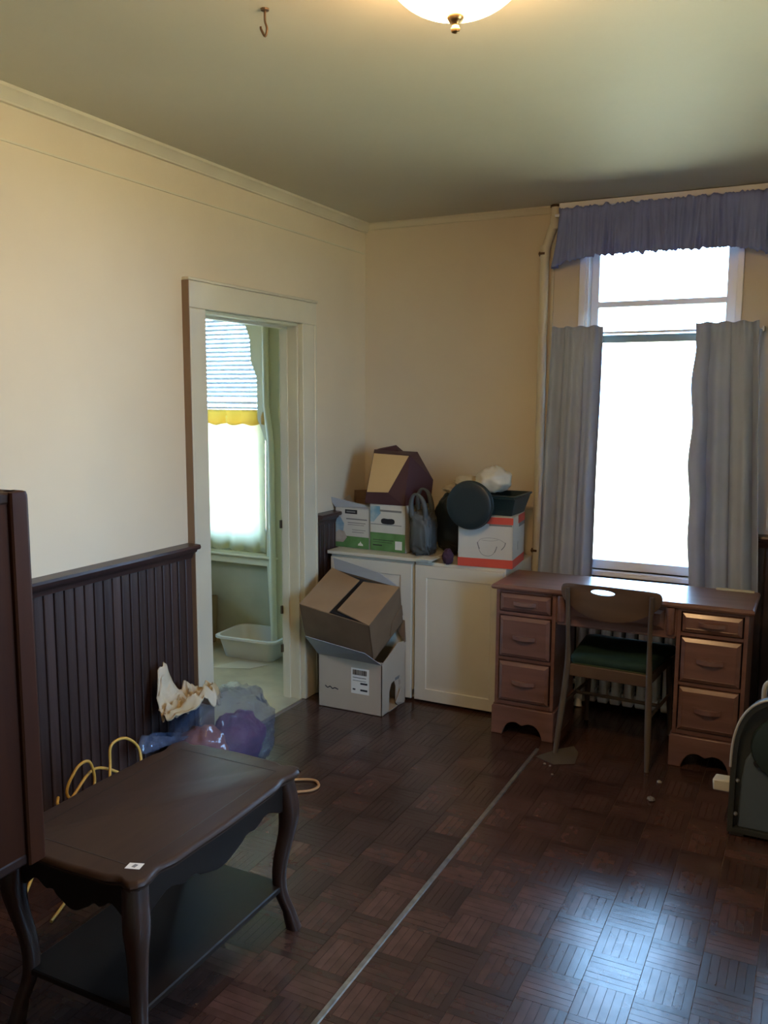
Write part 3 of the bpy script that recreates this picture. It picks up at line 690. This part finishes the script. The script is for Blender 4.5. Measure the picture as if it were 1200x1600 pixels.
# burgundy display box on the cartons
t = thing('display_box', 'burgundy box tipped back with its tan lined inside showing', 'box', (.35, -.32, 1.075))
Q = lambda *a: Vector(a)
fTL, fTR, fBR, fBL = Q(.222, -.315, 1.357), Q(.452, -.315, 1.349), Q(.372, -.425, 1.140), Q(.232, -.425, 1.136)
bTL, bTR = Q(.198, -.26, 1.372), Q(.445, -.20, 1.362)
gBL, gBR = Q(.226, -.43, 1.078), Q(.470, -.43, 1.076)
hBL, hBR = Q(.226, -.22, 1.076), Q(.545, -.235, 1.078); hT = Q(.545, -.20, 1.205)
m = MB(); oo = .012
m.add([fTL, fTR, fBR, fBL, gBL, gBR, hBR, hBL, bTL, bTR, hT], [(3, 2, 5, 4), (2, 1, 10, 6, 5), (0, 3, 4, 7, 8), (8, 9, 1, 0), (4, 5, 6, 7), (8, 7, 6, 10, 9), (1, 9, 10), (0, 1, 2, 3)])
shell = m.build('shell', X['burg'], t)
cm = MB(); cc = (fTL + fTR + fBR + fBL) / 4; n_ = (fTR - fTL).cross(fBL - fTL).normalized()
if n_.y > 0: n_ = -n_
ins = [cc + (p - cc) * .955 for p in (fTL, fTR, fBR, fBL)]
cm.hexa([p - n_ * .006 for p in ins] + [p + n_ * .003 for p in ins]).build('lining', X['burgin'], t)
lid = [Q(.205, -.27, 1.366), Q(.215, -.235, 1.373), Q(.315, -.225, 1.394), Q(.375, -.23, 1.352), Q(.36, -.27, 1.345)]
MB().loft([lid, [p + Vector((0, .012, .004)) for p in lid]]).build('lid_flap', X['burg'], t)

# grey shopping sack and black sack
def sack(c, r, **k): return blob(c, r, **k)
t = thing('plastic_sack', 'grey plastic carrier sack with loop handles beside the white carton', 'bag', (.57, -.38, bz))
m = blob((.580, -.405, .932), (.062, .070, .118), amp=.22, freq=3.6, seed=3, flat=bz + .0, nu=60, nv=40, power=.55); m.build('sack_body', X['greybag'], t, smooth=80)
for yy, dz in ((-.46, 0), (-.37, .02)):
    pts = smooth_path([(.535, yy, 1.02), (.530, yy - .005, 1.10 + dz), (.555, yy - .012, 1.15 + dz), (.595, yy - .012, 1.13 + dz), (.615, yy - .004, 1.06), (.605, yy, 1.00)], 6)
    rr = [.011 + .004 * math.sin(k * .35) for k in range(len(pts))]
    MB().tube(pts, rr, 8).build('handle', X['greybag'], t, smooth=60)
tag(blob((.698, -.215, .975), (.112, .105, .172), amp=.2, freq=1.6, seed=11, flat=.8095, power=.8).build('black_sack', X['blackbag'], None, smooth=80), 'black refuse sack between the grey sack and the white and red box', 'bag')
tag(blob((.768, -.510, .830), (.030, .022, .040), amp=.3, freq=2, seed=5, flat=.789).build('purple_cloth', X['plum'], None, smooth=80), 'small purple cloth bundle left of the white and red box', 'cloth')
tag(boxes((.60, -.555, .8095, .70, -.44, .8125)).build('paper_sheet', X['paper']), 'white paper sheet on the right end of the cream slab', 'paper')

# white and red box
t = thing('carton_box', 'white carton with red bands and a line drawing, beside the curtain', 'box', (.958, -.355, .789), math.radians(6))
w_, d, h = .292, .29, .268; f = -d / 2
open_box(t, w_, d, h, X['cardw'])
flap(t, [(-.146, f, h), (.146, f, h), (.146, 0, h + .002), (-.146, 0, h + .002)], X['cardw'])
flap(t, [(-.146, .002, h), (.146, .002, h), (.146, -f, h + .002), (-.146, -f, h + .002)], X['cardw'])
B(-.147, f - .0008, .002, .147, f, .047).build('red_band', X['inkr'], t, local=True); B(.146, f, .002, .1468, -f, .047).build('red_band', X['inkr'], t, local=True)
B(-.146, f - .0008, .232, .146, f, h).build('red_band', X['inkr'], t, local=True); B(.146, -.02, .225, .1468, -f, h).build('red_band', X['inkr'], t, local=True)
B(.02, f - .0012, .222, .14, f, .232).build('dark_slot_print', X['inkg'], t, local=True); B(.146, .0, .205, .1472, -f, .224).build('dark_slot_print', X['inkg'], t, local=True)
y = f - .0002; dm = MB()
dm.ribbon(smooth_path([(-.040, y, .135), (-.034, y, .10), (-.018, y, .072), (.01, y, .062), (.035, y, .068), (.05, y, .085), (.062, y, .115)], 5), .0022, (0, -1, 0))
dm.ribbon(smooth_path([(-.042, y, .128), (-.02, y, .152), (.03, y, .158), (.075, y, .152), (.106, y, .135)], 5), .0016, (0, -1, 0))
dm.ribbon(smooth_path([(-.02, y, .145), (.03, y, .143), (.07, y, .150)], 5), .0014, (0, -1, 0))
dm.ribbon(smooth_path([(.108, y, .138), (.102, y, .118), (.086, y, .098)], 5), .0045, (0, -1, 0))
dm.ribbon(smooth_path([(.062, y, .115), (.058, y, .10), (.050, y, .082)], 5), .0045, (0, -1, 0))
dm.ribbon(smooth_path([(-.042, y, .132), (-.036, y, .112), (-.030, y, .098)], 5), .005, (0, -1, 0))
dm.ribbon(smooth_path([(.1462, -.02, .085), (.1462, -.028, .11), (.1462, -.02, .13)], 4), .004, (1, 0, 0))
dm.build('line_drawing', X['inkg'], t, local=True)['kind'] = 'stuff'

# black tray and sacks on it
t = thing('storage_tray', 'dark plastic tray standing on the white and red box', 'tray', (.975, -.335, 1.060))
m = MB()
def trayring(i, z): return [(.80 + i, -.475 + i, z), (1.125 - i, -.475 + i, z), (1.125 - i, -.20 - i, z), (.80 + i, -.20 - i, z)]
m.loft([trayring(.03, 1.061), trayring(.004, 1.155), trayring(-.004, 1.160), trayring(-.004, 1.170), trayring(.008, 1.170), trayring(.014, 1.150), trayring(.036, 1.068)])
m.build('tray_body', X['tray'], t, bevel=.004, smooth=30)
boxes((.806, -.480, 1.150, 1.119, -.470, 1.158)).build('rim_rib', X['tray'], t)
t = thing('round_case', 'round black disc shaped case hanging over the white and red box', 'case', (.905, -.555, .995))
MB().lathe([(.0005, -.578), (.085, -.580), (.112, -.578), (.122, -.572), (.125, -.562), (.124, -.535), (.118, -.528), (.0005, -.528)], (.905, 0, 1.120), 48, axis='y').build('drum', X['blackplastic'], t, smooth=35)
MB().tube([(.905 + .1255 * math.cos(a), -.550, 1.12 + .1255 * math.sin(a)) for a in [2 * PI * k / 48 for k in range(48)]], .003, 6, closed=True).build('rim_seam', X['tray'], t, smooth=50)
tag(blob((.955, -.33, 1.235), (.088, .10, .072), amp=.28, freq=2.0, seed=21, flat=1.172).build('white_sack', X['whitebag'], None, smooth=80), 'crumpled white plastic sack heaped on the dark tray', 'bag')
tag(blob((.80, -.31, 1.215), (.072, .08, .032), amp=.35, freq=2.2, seed=31, flat=1.171).build('cream_bundle', X['creamcloth'], None, smooth=80), 'flat cream cloth bundle beside the white sack on the tray', 'cloth')
tag(blob((.690, -.24, 1.165), (.060, .05, .022), amp=.35, freq=2.4, seed=37).build('cream_rag', X['creamcloth'], None, smooth=80), 'small cream rag lying on top of the black sack', 'cloth')

# ------------------------------------------------------------------ stacked boxes on the floor
t = thing('moving_box', 'white cardboard box with torn cutout standing on the floor, lower of its stack', 'box', (.335, -.664, 0), 0)
w_, d, h = .386, .290, .295; f = -d / 2; th = .004
open_m = boxes((-w_ / 2, f, 0, w_ / 2, -f, th), (-w_ / 2, f, 0, w_ / 2, f + th, h), (-w_ / 2, -f - th, 0, w_ / 2, -f, h), (-w_ / 2, f, 0, -w_ / 2 + th, -f, h))
# right side with an arched cutout
xs = w_ / 2
poly = [(f, 0), (f + .085, 0), (f + .090, .11), (f + .115, .150), (f + .150, .155), (f + .168, .12), (f + .172, .03), (f + .205, 0), (-f, 0), (-f, h + .045), (-f - .10, h + .06), (f + .07, h + .01), (f, h - .01)]
open_m.prism(poly, 'x', xs - th, xs)
open_m.build('carton', X['cardw2'], t, local=True)
MB().hexa([(xs, f + .162, .03), (xs, f + .20, .0), (xs + .02, f + .235, .01), (xs + .02, f + .20, .11), (xs + .003, f + .162, .03), (xs + .003, f + .20, .003), (xs + .023, f + .235, .012), (xs + .023, f + .20, .11)]).build('torn_strip', X['cardw2'], t, local=True)
flap(t, [(-w_ / 2, f, h), (w_ / 2, f, h - .012), (w_ / 2 - .045, f - .105, h + .075), (-w_ / 2 - .035, f - .075, h + .110)], X['cardg'])
flap(t, [(w_ / 2, -f - .02, h + .04), (w_ / 2, -f, h + .04), (w_ / 2 - .005, -f - .005, h + .16), (w_ / 2 - .09, -f - .005, h + .17)], X['cardd'])
flap(t, [(-w_ / 2, -f, h), (-w_ / 2, f, h), (-w_ / 2 - .02, f + .02, h + .10), (-w_ / 2 - .02, -f - .03, h + .12)], X['cardg'])
lb = B(.010, f - .0008, .105, .118, f, .245).build('shipping_label', X['paper'], t, local=True)
m = MB(); xx = .020
rnd = random.Random(3)
while xx < .104:
    wd = rnd.choice((.002, .003, .005)); m.box(xx, f - .0014, .208, xx + wd, f, .236); xx += wd + rnd.choice((.0015, .003))
m.box(.066, f - .0014, .158, .108, f, .168); m.box(.066, f - .0014, .122, .108, f, .132); m.box(.020, f - .0014, .124, .036, f, .132); m.box(.020, f - .0014, .192, .10, f, .195); m.box(.020, f - .0014, .176, .10, f, .178)
m.build('barcode', X['ink'], lb, local=True)['kind'] = 'stuff'
m = MB(); m.ribbon(smooth_path([(-.150, f - .0002, .122), (-.135, f - .0002, .112), (-.12, f - .0002, .120), (-.105, f - .0002, .110), (-.09, f - .0002, .116), (-.07, f - .0002, .110)], 4), .006, (0, -1, 0)); m.build('printed_mark', X['ink'], t, local=True)
B(xs, f + .16, .152, xs + .0008, f + .215, .168).build('printed_mark', X['inkg'], t, local=True)
B(xs, f + .205, .115, xs + .0008, f + .235, .160).build('printed_mark', X['inkt'], t, local=True)

t = thing('cardboard_box', 'brown cardboard box with loose top flaps tilted on the white box', 'box', (.310, -.733, .519))
RM = Euler((.462, .150, -.023), 'XYZ').to_matrix()
w_, d, h = .424, .331, .246
def RB(m): m.v = [RM @ p for p in m.v]; return m
x, y, z = w_ / 2, d / 2, h / 2; th = .005
RB(boxes((-x, -y, -z, x, y, -z + th), (-x, -y, -z, x, -y + th, z), (-x, y - th, -z, x, y, z), (-x, -y, -z, -x + th, y, z), (x - th, -y, -z, x, y, z))).build('carton', X['cardd'], t, local=True)
RB(MB().hexa([(-x, -y, z), (-.03, -y, z), (-.012, y - .04, z + .002), (-x, y, z), (-x, -y, z + .004), (-.03, -y + .004, z + .004), (-.012, y - .04, z + .006), (-x, y, z + .004)])).build('flap', X['card'], t, local=True)
RB(MB().hexa([(.008, -y + .03, z + .004), (x, -y, z), (x, y, z), (.012, y - .04, z), (.008, -y + .03, z + .014), (x, -y, z + .004), (x, y, z + .004), (.012, y - .04, z + .004)])).build('flap', X['card'], t, local=True)
RB(MB().hexa([(-x + .02, y - .005, z), (x, y - .005, z), (x, y, z), (-x + .02, y, z), (-x + .01, y + .012, z + .065), (x - .12, y + .012, z + .045), (x - .12, y + .016, z + .045), (-x + .01, y + .016, z + .065)])).build('flap', X['cardg'], t, local=True)
RB(B(-x + .01, -y + .02, z - .012, x - .01, y - .01, z - .008)).build('dark_gap_sheet', X['ink'], t, local=True)  # black sheet paints the unlit inside seen through the flap slit
RB(MB().hexa([(x, y * .1, -z + .02), (x + .004, y * .1, -z + .02), (x + .004, y, -z + .05), (x, y, -z + .05), (x, y * .3, -z + .09), (x + .004, y * .3, -z + .09), (x + .004, y, -z + .12), (x, y, -z + .12)])).build('tape', X['cardd'], t, local=True)

# ------------------------------------------------------------------ side room contents
t = thing('dish_tub', 'white plastic dish tub on the linoleum in the side room', 'tub', (-.66, -.10, 0), math.radians(3))
def rr_(hx, hy, r, z):
    o = []
    for cx, cy_, a0 in ((hx - r, hy - r, 0), (-hx + r, hy - r, PI / 2), (-hx + r, -hy + r, PI), (hx - r, -hy + r, 1.5 * PI)):
        for k in range(6): a = a0 + PI / 2 * k / 5; o.append((cx + r * math.cos(a), cy_ + r * math.sin(a), z))
    return o
MB().loft([rr_(.175, .125, .04, .0), rr_(.18, .13, .045, .006), rr_(.212, .158, .05, .138), rr_(.226, .172, .055, .140), rr_(.228, .174, .055, .132), rr_(.230, .176, .055, .132), rr_(.230, .176, .055, .145), rr_(.208, .154, .05, .146), rr_(.172, .122, .04, .010)]).build('basin', X['tub'], t, smooth=40, local=True)
t.location.x, t.location.y = -.70, -.178
tag(MB().hexa([(-.80, -.56, .0015), (-.56, -.46, .0015), (-.50, -.34, .0015), (-.72, -.36, .0015), (-.80, -.56, .004), (-.56, -.46, .004), (-.50, -.34, .004), (-.72, -.36, .004)]).build('floor_paper', X['dullpaper']), 'pale paper sheet on the linoleum in front of the dish tub', 'paper')
t = thing('paper_sack', 'brown paper sack standing against the side room wall', 'bag', (-1.22, -.12, .0))
MB().hexa([(-1.32, -.20, 0), (-1.115, -.20, 0), (-1.115, -.06, 0), (-1.32, -.06, 0), (-1.33, -.21, .31), (-1.10, -.215, .33), (-1.105, -.05, .33), (-1.33, -.05, .31)]).build('sack', X['brownpaper'], t, bevel=.012)
t = thing('floor_valve', 'small black valve on a pale pipe near the side room wall', 'valve', (-1.04, -.20, 0))
MB().tube(smooth_path([(-1.12, -.25, .012), (-1.05, -.25, .015), (-1.04, -.25, .04), (-1.04, -.25, .09)], 4), .012, 10).build('pipe', X['cream'], t, smooth=50)
MB().lathe([(.0005, .085), (.02, .087), (.024, .10), (.024, .112), (.012, .122), (.0005, .123)], (-1.04, -.25, 0), 14).build('valve_knob', X['ink'], t, smooth=50)
# blind
t = thing('venetian_blind', 'white slatted venetian blind over the side room window', 'blind', (-1.23, -.03, 1.62))
boxes((S0, -.055, 2.27, S1 + .02, -.015, 2.31)).build('head_rail', X['trimw'], t, bevel=.003)
zz = 2.245; sl = None; n = 0; z_first = zz
while zz > 1.66:
    if sl is None:
        sl = MB().loft([[(xq, -.035 + s * .0125, z_first + .009 * s - .0025 * (1 - s * s) * -1) for s in (-1, -.5, 0, .5, 1)] + [(xq, -.035 + s * .0125, z_first + .009 * s + .0025 * (1 - s * s) - .0007) for s in (1, .5, 0, -.5, -1)] for xq in (S0 + .005, S1 + .015)]).build('slat', X['blind'], t)
    else:
        o = sl.copy(); COL.objects.link(o); o.parent = t; o.location = (0, 0, zz - z_first)
    zz -= .0285
boxes((S0 + .005, -.048, 1.622, S1 + .015, -.022, 1.64)).build('bottom_rail', X['trimw'], t, bevel=.002)
for xq in (-1.6, -.82): MB().tube([(xq, -.049, 2.27), (xq, -.049, 1.63)], .0012, 5).build('ladder_cord', X['paper'], t)
t = thing('cafe_curtain', 'pale yellow cafe curtain glowing in the side room window', 'curtain', (-1.2, -.05, .63))
def cfn(z0, z1, dy):
    def fn(u, v):
        xq = S0 + (S1 + .03 - S0) * u; z = z0 + (z1 - z0) * v
        return Vector((xq, -.062 + dy + .014 * fold(u, 7, 2) * (.5 + .6 * min(1, v * 2)), z + .006 * math.sin(47 * u) * (v > .9)))
    return fn
MB().grid(cfn(1.585, .655, 0), 120, 20).build('cloth', X['sheer'], t, smooth=80, solid=.001)
MB().grid(cfn(1.587, 1.49, -.004), 120, 4).build('heading', X['heading'], t, smooth=80, solid=.001)
MB().tube([(S0 - .02, -.062, 1.598), (S1 + .03, -.062, 1.598)], .007, 8).build('rod', X['trimw'], t, smooth=50)

# ------------------------------------------------------------------ bag on the floor, cords
t = thing('plastic_bag', 'clear bluish plastic bag on the floor by the doorway', 'bag', (.20, -1.76, 0))
blob((.205, -1.74, .165), (.165, .27, .21), amp=.22, freq=2.2, seed=41, flat=.003, nu=56, nv=36, power=.85).build('film', X['clearbag'], t, smooth=80)
m = MB(); m.grid(lambda u, v: Vector((.09 + .07 * u + .02 * math.sin(9 * v), -1.93 - .25 * v + .03 * math.sin(7 * u), .20 + .12 * v * (1 - .3 * v) + .03 * math.sin(8 * u + 5 * v))), 14, 14)
m.build('loose_end', X['clearbag'], t, smooth=80, solid=.002)
tag(blob((.21, -1.64, .125), (.115, .13, .118), amp=.25, freq=2.4, seed=45, flat=.006).build('purple_cloth', X['purple'], None, smooth=80), 'purple cloth inside the clear plastic bag', 'cloth')
tag(blob((.185, -1.87, .13), (.12, .115, .12), amp=.2, freq=2.0, seed=47, flat=.006).build('rose_cloth', X['pink'], None, smooth=80), 'rose coloured cloth inside the clear plastic bag', 'cloth')
def cloth_fn(u, v):
    a = 2 * PI * u; r = v
    base = Vector((.155 + .105 * r * math.cos(a), -1.90 + .155 * r * math.sin(a), .355))
    p = Vector((r * math.cos(a), r * math.sin(a), 0))
    q = noise.noise(p * 1.7 + Vector((3, 1, 4)))
    cr = .35 - abs(noise.noise(p * 2.6 + Vector((9, 2, 1))))
    c2 = .3 - abs(noise.noise(p * 5.5 + Vector((2, 8, 5))))
    lift = .05 * q + .085 * cr + .035 * c2 + .055 * r * r - .05 * max(0, r - .8) / .2
    d = (a - 3.75 + PI) % (2 * PI) - PI
    lift += .15 * r ** 1.5 * math.exp(-(d / .42) ** 2)
    return base + Vector((-.03 * cr, .04 * q, lift))
m = MB(); m.grid(cloth_fn, 120, 44, wrap=True); m.build('x', X['creamcloth'], None, smooth=80, solid=.006)
co = bpy.data.objects['x']; co.name = 'cream_cloth'; co.data.name = 'cream_cloth'; tag(co, 'crumpled cream cloth lying on top of the clear plastic bag', 'cloth')
pts = [(.30, -2.95, .02), (.22, -2.72, .19), (.20, -2.60, .26), (.17, -2.46, .30), (.20, -2.34, .22), (.25, -2.44, .19), (.20, -2.62, .26), (.20, -2.585, .35), (.20, -2.52, .355), (.20, -2.50, .26), (.24, -2.60, .20), (.26, -2.50, .25), (.20, -2.42, .29), (.19, -2.40, .37), (.20, -2.33, .375), (.21, -2.27, .30), (.26, -2.35, .20), (.30, -2.6, .12), (.34, -2.75, .02), (.40, -2.9, .008)]
t = thing('extension_cord', 'coiled yellow extension cord between the panelling and the table', 'cord', (.25, -2.55, 0))
MB().tube(smooth_path(pts, 8), .0055, 8).build('cable', X['cord'], t, smooth=60)
coil = [(.22 + .07 * math.sin(a) + .01 * math.sin(3 * a), -2.52 + .19 * math.cos(a * 1.02), .012 + .012 * a) for a in [k * .25 for k in range(90)]]
MB().tube(coil, .0055, 8).build('coil', X['cord'], t, smooth=60)
cl = smooth_path([(.30, -2.15, .007), (.40, -1.85, .007), (.50, -1.70, .007), (.60, -1.635, .007), (.655, -1.665, .007), (.655, -1.72, .007), (.60, -1.77, .007), (.53, -1.83, .007), (.58, -1.95, .007), (.60, -2.10, .007)], 7)
tag(MB().tube(cl, .006, 8).build('power_cord', X['cordt'], None, smooth=60), 'tan cord looped on the floor beyond the table leg', 'cord')

# ------------------------------------------------------------------ side table
t = thing('side_table', 'dark wooden side table with serpentine top, curved legs and lower shelf', 'table', (.88, -2.905, 0))
tx0, tx1, ty0, ty1, tz = .632, 1.128, -3.285, -2.535, .53
tcx, tcy = (tx0 + tx1) / 2, (ty0 + ty1) / 2
def outline(ins):
    hx, hy = (tx1 - tx0) / 2 - ins, (ty1 - ty0) / 2 - ins; o = []
    def prof(s):   # -1..1 along an edge: lobed corners, waist, belly
        a = abs(s)
        return .005 * math.exp(-(s / .30) ** 2) - .013 * math.exp(-((a - .74) / .09) ** 2) - .026 * max(0, (a - .91) / .09) ** 2
    n = 40
    for k in range(n): s = -1 + 2 * (k + .5) / n; o.append((hx + prof(s), hy * s * (1 - .0)))
    for k in range(n): s = 1 - 2 * (k + .5) / n; o.append((hx * s, hy + prof(s)))
    for k in range(n): s = 1 - 2 * (k + .5) / n; o.append((-hx - prof(s), hy * s))
    for k in range(n): s = -1 + 2 * (k + .5) / n; o.append((hx * s, -hy - prof(s)))
    return o
m = MB(); rings = []
for z, i in ((.496, .020), (.500, .012), (.506, .012), (.510, .004), (.518, .0), (.524, .002), (.529, .008), (tz, .014)):
    rings.append([(tcx + a, tcy + b, z) for a, b in outline(i)])
m.loft(rings); top = m.build('tabletop', X['table'], t, smooth=40)
for q in (ty1 - .068, ty0 + .065): B(tx0 + .06, q, tz - .001, tx1 - .06, q + .003, tz + .0005).build('inlay_line', X['inlay'], top)
for q in (tx0 + .06, tx1 - .0625): B(q, ty0 + .068, tz - .001, q + .0025, ty1 - .068, tz + .0004).build('inlay_line', X['tabled'], top)
def apron(a, b, fixed, axis, y0, y1):
    pl = [(a, .498), (a, .405)]
    for k in range(1, 32):
        s = k / 32; e = abs(2 * s - 1)
        zz_ = .412 + .022 * math.exp(-((e - .72) / .14) ** 2) - .032 * math.exp(-(e / .26) ** 2) + .012 * math.exp(-((e - .40) / .06) ** 2) - .012 * max(0, (e - .86) / .14)
        pl.append((a + (b - a) * s, zz_))
    pl += [(b, .405), (b, .498)]
    return MB().prism(pl, axis, y0, y1).build('apron', X['tabled'], t, bevel=.003)
apron(ty0 + .07, ty1 - .07, 0, 'x', tx1 - .052, tx1 - .036); apron(ty0 + .07, ty1 - .07, 0, 'x', tx0 + .036, tx0 + .052)
apron(tx0 + .07, tx1 - .07, 0, 'y', ty0 + .036, ty0 + .052); apron(tx0 + .07, tx1 - .07, 0, 'y', ty1 - .052, ty1 - .036)
for sx in (-1, 1):
    for sy in (-1, 1):
        cx, cy_ = (tx1 - .048 if sx > 0 else tx0 + .048), (ty1 - .048 if sy > 0 else ty0 + .048)
        rings = []
        for k in range(25):
            q = k / 24; z = .497 * (1 - q)
            off = .012 * math.sin(PI * min(1, q / .42)) - .012 * math.sin(PI * max(0, min(1, (q - .42) / .45))) + .020 * max(0, (q - .70) / .30) ** 1.6
            hw = .029 - .011 * min(1, q / .8) + .004 * math.exp(-((q - .2) / .10) ** 2) + (.004 * max(0, (q - .88) / .12))
            ring = []
            for j in range(16):
                a = 2 * PI * j / 16
                ring.append((cx + sx * off + hw * math.copysign(abs(math.cos(a)) ** .65, math.cos(a)), cy_ + sy * off + hw * math.copysign(abs(math.sin(a)) ** .65, math.sin(a)), z))
            rings.append(ring)
        MB().loft(rings).build('leg', X['tablel'], t, smooth=60)
MB().loft([[(tx0 + .045 + i, ty0 + .045 + i, z), (tx1 - .045 - i, ty0 + .045 + i, z), (tx1 - .045 - i, ty1 - .045 - i, z), (tx0 + .045 + i, ty1 - .045 - i, z)] for z, i in ((.138, .004), (.141, 0), (.154, 0), (.157, .004))]).build('shelf', X['tabled'], t)
sk = MB().hexa([(1.046, -3.235, tz), (1.082, -3.222, tz), (1.075, -3.196, tz), (1.040, -3.209, tz), (1.046, -3.235, tz + .0006), (1.082, -3.222, tz + .0006), (1.075, -3.196, tz + .0006), (1.040, -3.209, tz + .0006)]).build('price_sticker', X['paper'], top)
sk['label'] = 'small white price sticker'
boxes((1.056, -3.222, tz, 1.066, -3.208, tz + .0009)).build('sticker_print', X['inkg'], top)

# ------------------------------------------------------------------ tall cabinet at the left border
t = thing('tall_cabinet', 'tall red-brown wooden cabinet on legs at the left border', 'cabinet', (.70, -3.62, 0))
cx1 = .912; cy1 = -3.345; cz0, cz1 = .585, 1.462
boxes((.48, -3.92, cz0 + .02, cx1 - .012, cy1 - .022, cz1 - .02)).build('body', X['cab'], t)
for zc, hh in ((cz0 + .014, .014), (cz1 - .014, .014)):
    B(.47, -3.93, zc - hh, cx1 - .010, cy1 - .01, zc + hh).build('moulding', X['cabd'], t, bevel=.006)
ring = lambda z, i: [(cx1 - .055 + (.055 - i) * math.cos(a) if q == 0 else 0, 0, z) for q, a in ()]
pl = [(cx1 - .050, cy1), (cx1 - .012, cy1)] + [(cx1 - .012 + .012 * math.cos(a), cy1 - .012 + .012 * math.sin(a)) for a in (1.1, .8, .5, .2, 0)] + [(cx1, cy1 - .048), (cx1 - .004, cy1 - .052), (cx1 - .050, cy1 - .052)]
MB().loft([[(u, v, z) for u, v in pl] for z in (cz0, cz1 - .02)] + [[(cx1 - .025 + (u - cx1 + .025) * k, cy1 - .025 + (v - cy1 + .025) * k, z) for u, v in pl] for k, z in ((.98, cz1 - .01), (.9, cz1 - .002), (.7, cz1))]).build('corner_stile', X['cab'], t, smooth=40)
for x, y in ((.52, -3.88), (.84, -3.88), (.52, -3.48), (.84, -3.48)):
    MB().loft([[(x - k, y - k, z), (x + k, y - k, z), (x + k, y + k, z), (x - k, y + k, z)] for k, z in ((.014, 0), (.022, cz0))]).build('leg', X['cabd'], t, bevel=.004)
boxes((.50, -3.345, cz0 + .04, .69, -3.330 - .017, cz1 - .05)).build('door', X['cab'], t, bevel=.004)

# ------------------------------------------------------------------ drum fan at the right
FX, FZ = 2.472, .275
t = thing('drum_heater', 'round topped charcoal fan heater with cream rim at the right border', 'heater', (FX, -1.16, 0))
def arch(hw, hh, zb, n=40, z0=FZ):
    o = []
    for k in range(n + 1):
        a = PI * k / n; c, s = math.cos(a), math.sin(a)
        o.append((FX - hw * math.copysign(abs(c) ** (2 / 2.7), c), z0 + hh * abs(s) ** (2 / 2.7)))
    return [(FX - hw, zb)] + o + [(FX + hw, zb)]
MB().prism(arch(.188, .262, .02), 'y', -1.27, -1.14).build('shell', X['fanshell'], t, bevel=.006)
oa = arch(.200, .292, .012); ia = arch(.180, .270, .03)
MB().loft([[(u, -1.300, v) for u, v in oa], [(u, -1.265, v) for u, v in oa], [(u, -1.265, v) for u, v in ia], [(u, -1.300, v) for u, v in ia], [(u, -1.300, v) for u, v in oa]], cap=False).build('front_ring', X['fanshell'], t, smooth=40)
MB().tube([(u, -1.302, v) for u, v in oa if v > .2], .0048, 8).build('rim', X['fanrim'], t, smooth=60)
lp = [(FX - .166, .03), (FX - .160, .22), (FX - .150, .30), (FX - .12, .36), (FX - .06, .395), (FX, .405), (FX + .06, .395), (FX + .12, .36), (FX + .150, .30), (FX + .16, .22), (FX + .166, .03)]
MB().prism(lp, 'y', -1.285, -1.268).build('lower_panel', X['fanpanel'], t, bevel=.006)
MB().lathe([(.0005, -1.312), (.07, -1.311), (.118, -1.304), (.124, -1.296), (.124, -1.284)], (FX - .01, 0, .372), 40, axis='y').build('motor_disc', X['fandisc'], t, smooth=40)
boxes((FX - .048, -1.318, .40, FX - .038, -1.310, .46)).build('disc_rib', X['fanrim'], t, bevel=.002)
for u, v in ((FX - .118, .36), (FX - .105, .30)):
    MB().lathe([(.0005, -1.300), (.012, -1.298), (.016, -1.286)], (u, 0, v), 14, axis='y').build('knob', X['ink'], t, smooth=50)
for u, v in ((FX - .172, .225), (FX - .172, .09), (FX - .06, .53)):
    MB().lathe([(.0005, -1.308), (.006, -1.306), (.008, -1.298)], (u, 0, v), 12, axis='y').build('screw', X['metal'], t, smooth=50)
MB().tube(smooth_path([(FX - .10, -1.22, .515), (FX - .098, -1.22, .585), (FX - .07, -1.22, .605), (FX, -1.22, .61), (FX + .07, -1.22, .605), (FX + .098, -1.22, .585), (FX + .10, -1.22, .515)], 5), .010, 10).build('handle', X['fanrim'], t, smooth=60)
for q in (-1, 1): B(FX + q * .165 - .025, -1.30, 0, FX + q * .165 + .025, -1.10, .02).build('foot', X['ink'], t, bevel=.004)
MB().hexa([(FX - .262, -1.26, .150), (FX - .195, -1.26, .150), (FX - .195, -1.20, .150), (FX - .255, -1.20, .152), (FX - .266, -1.26, .196), (FX - .195, -1.26, .198), (FX - .195, -1.20, .198), (FX - .258, -1.20, .196)]).build('side_paddle', X['cream'], t, bevel=.006)

# ------------------------------------------------------------------ litter and a brown patch on the floor
for n_, (x, y, s, lab) in enumerate(((1.462, -.995, .006, 'tiny foil crumb on the floor nearest the metal strip'), (1.490, -1.005, .005, 'tiny foil crumb beside another left of the chair'), (1.525, -1.09, .006, 'foil crumb on the floor in front of the chair'), (1.962, -1.145, .015, 'crumpled foil scrap on the floor before the right chair leg'), (1.965, -.955, .010, 'foil scrap against the right rear chair leg'))):
    tag(blob((x, y, s * .5), (s, s * .9, s * .6), amp=.6, freq=2, seed=60 + n_, flat=.0015, nu=14, nv=8).build('foil_scrap', X['foil'], None), lab, 'scrap', 'foil scraps on the floor')
pp = [(1.40, -.93), (1.50, -.98), (1.585, -.93), (1.57, -.80), (1.53, -.73), (1.47, -.80)]  # thin flat patch, slightly paler brown than the parquet
tag(MB().prism(pp, 'z', .0006, .0022).build('floor_patch', X['scrap']), 'flat brown patch on the floor under the left rear chair leg', 'paper')
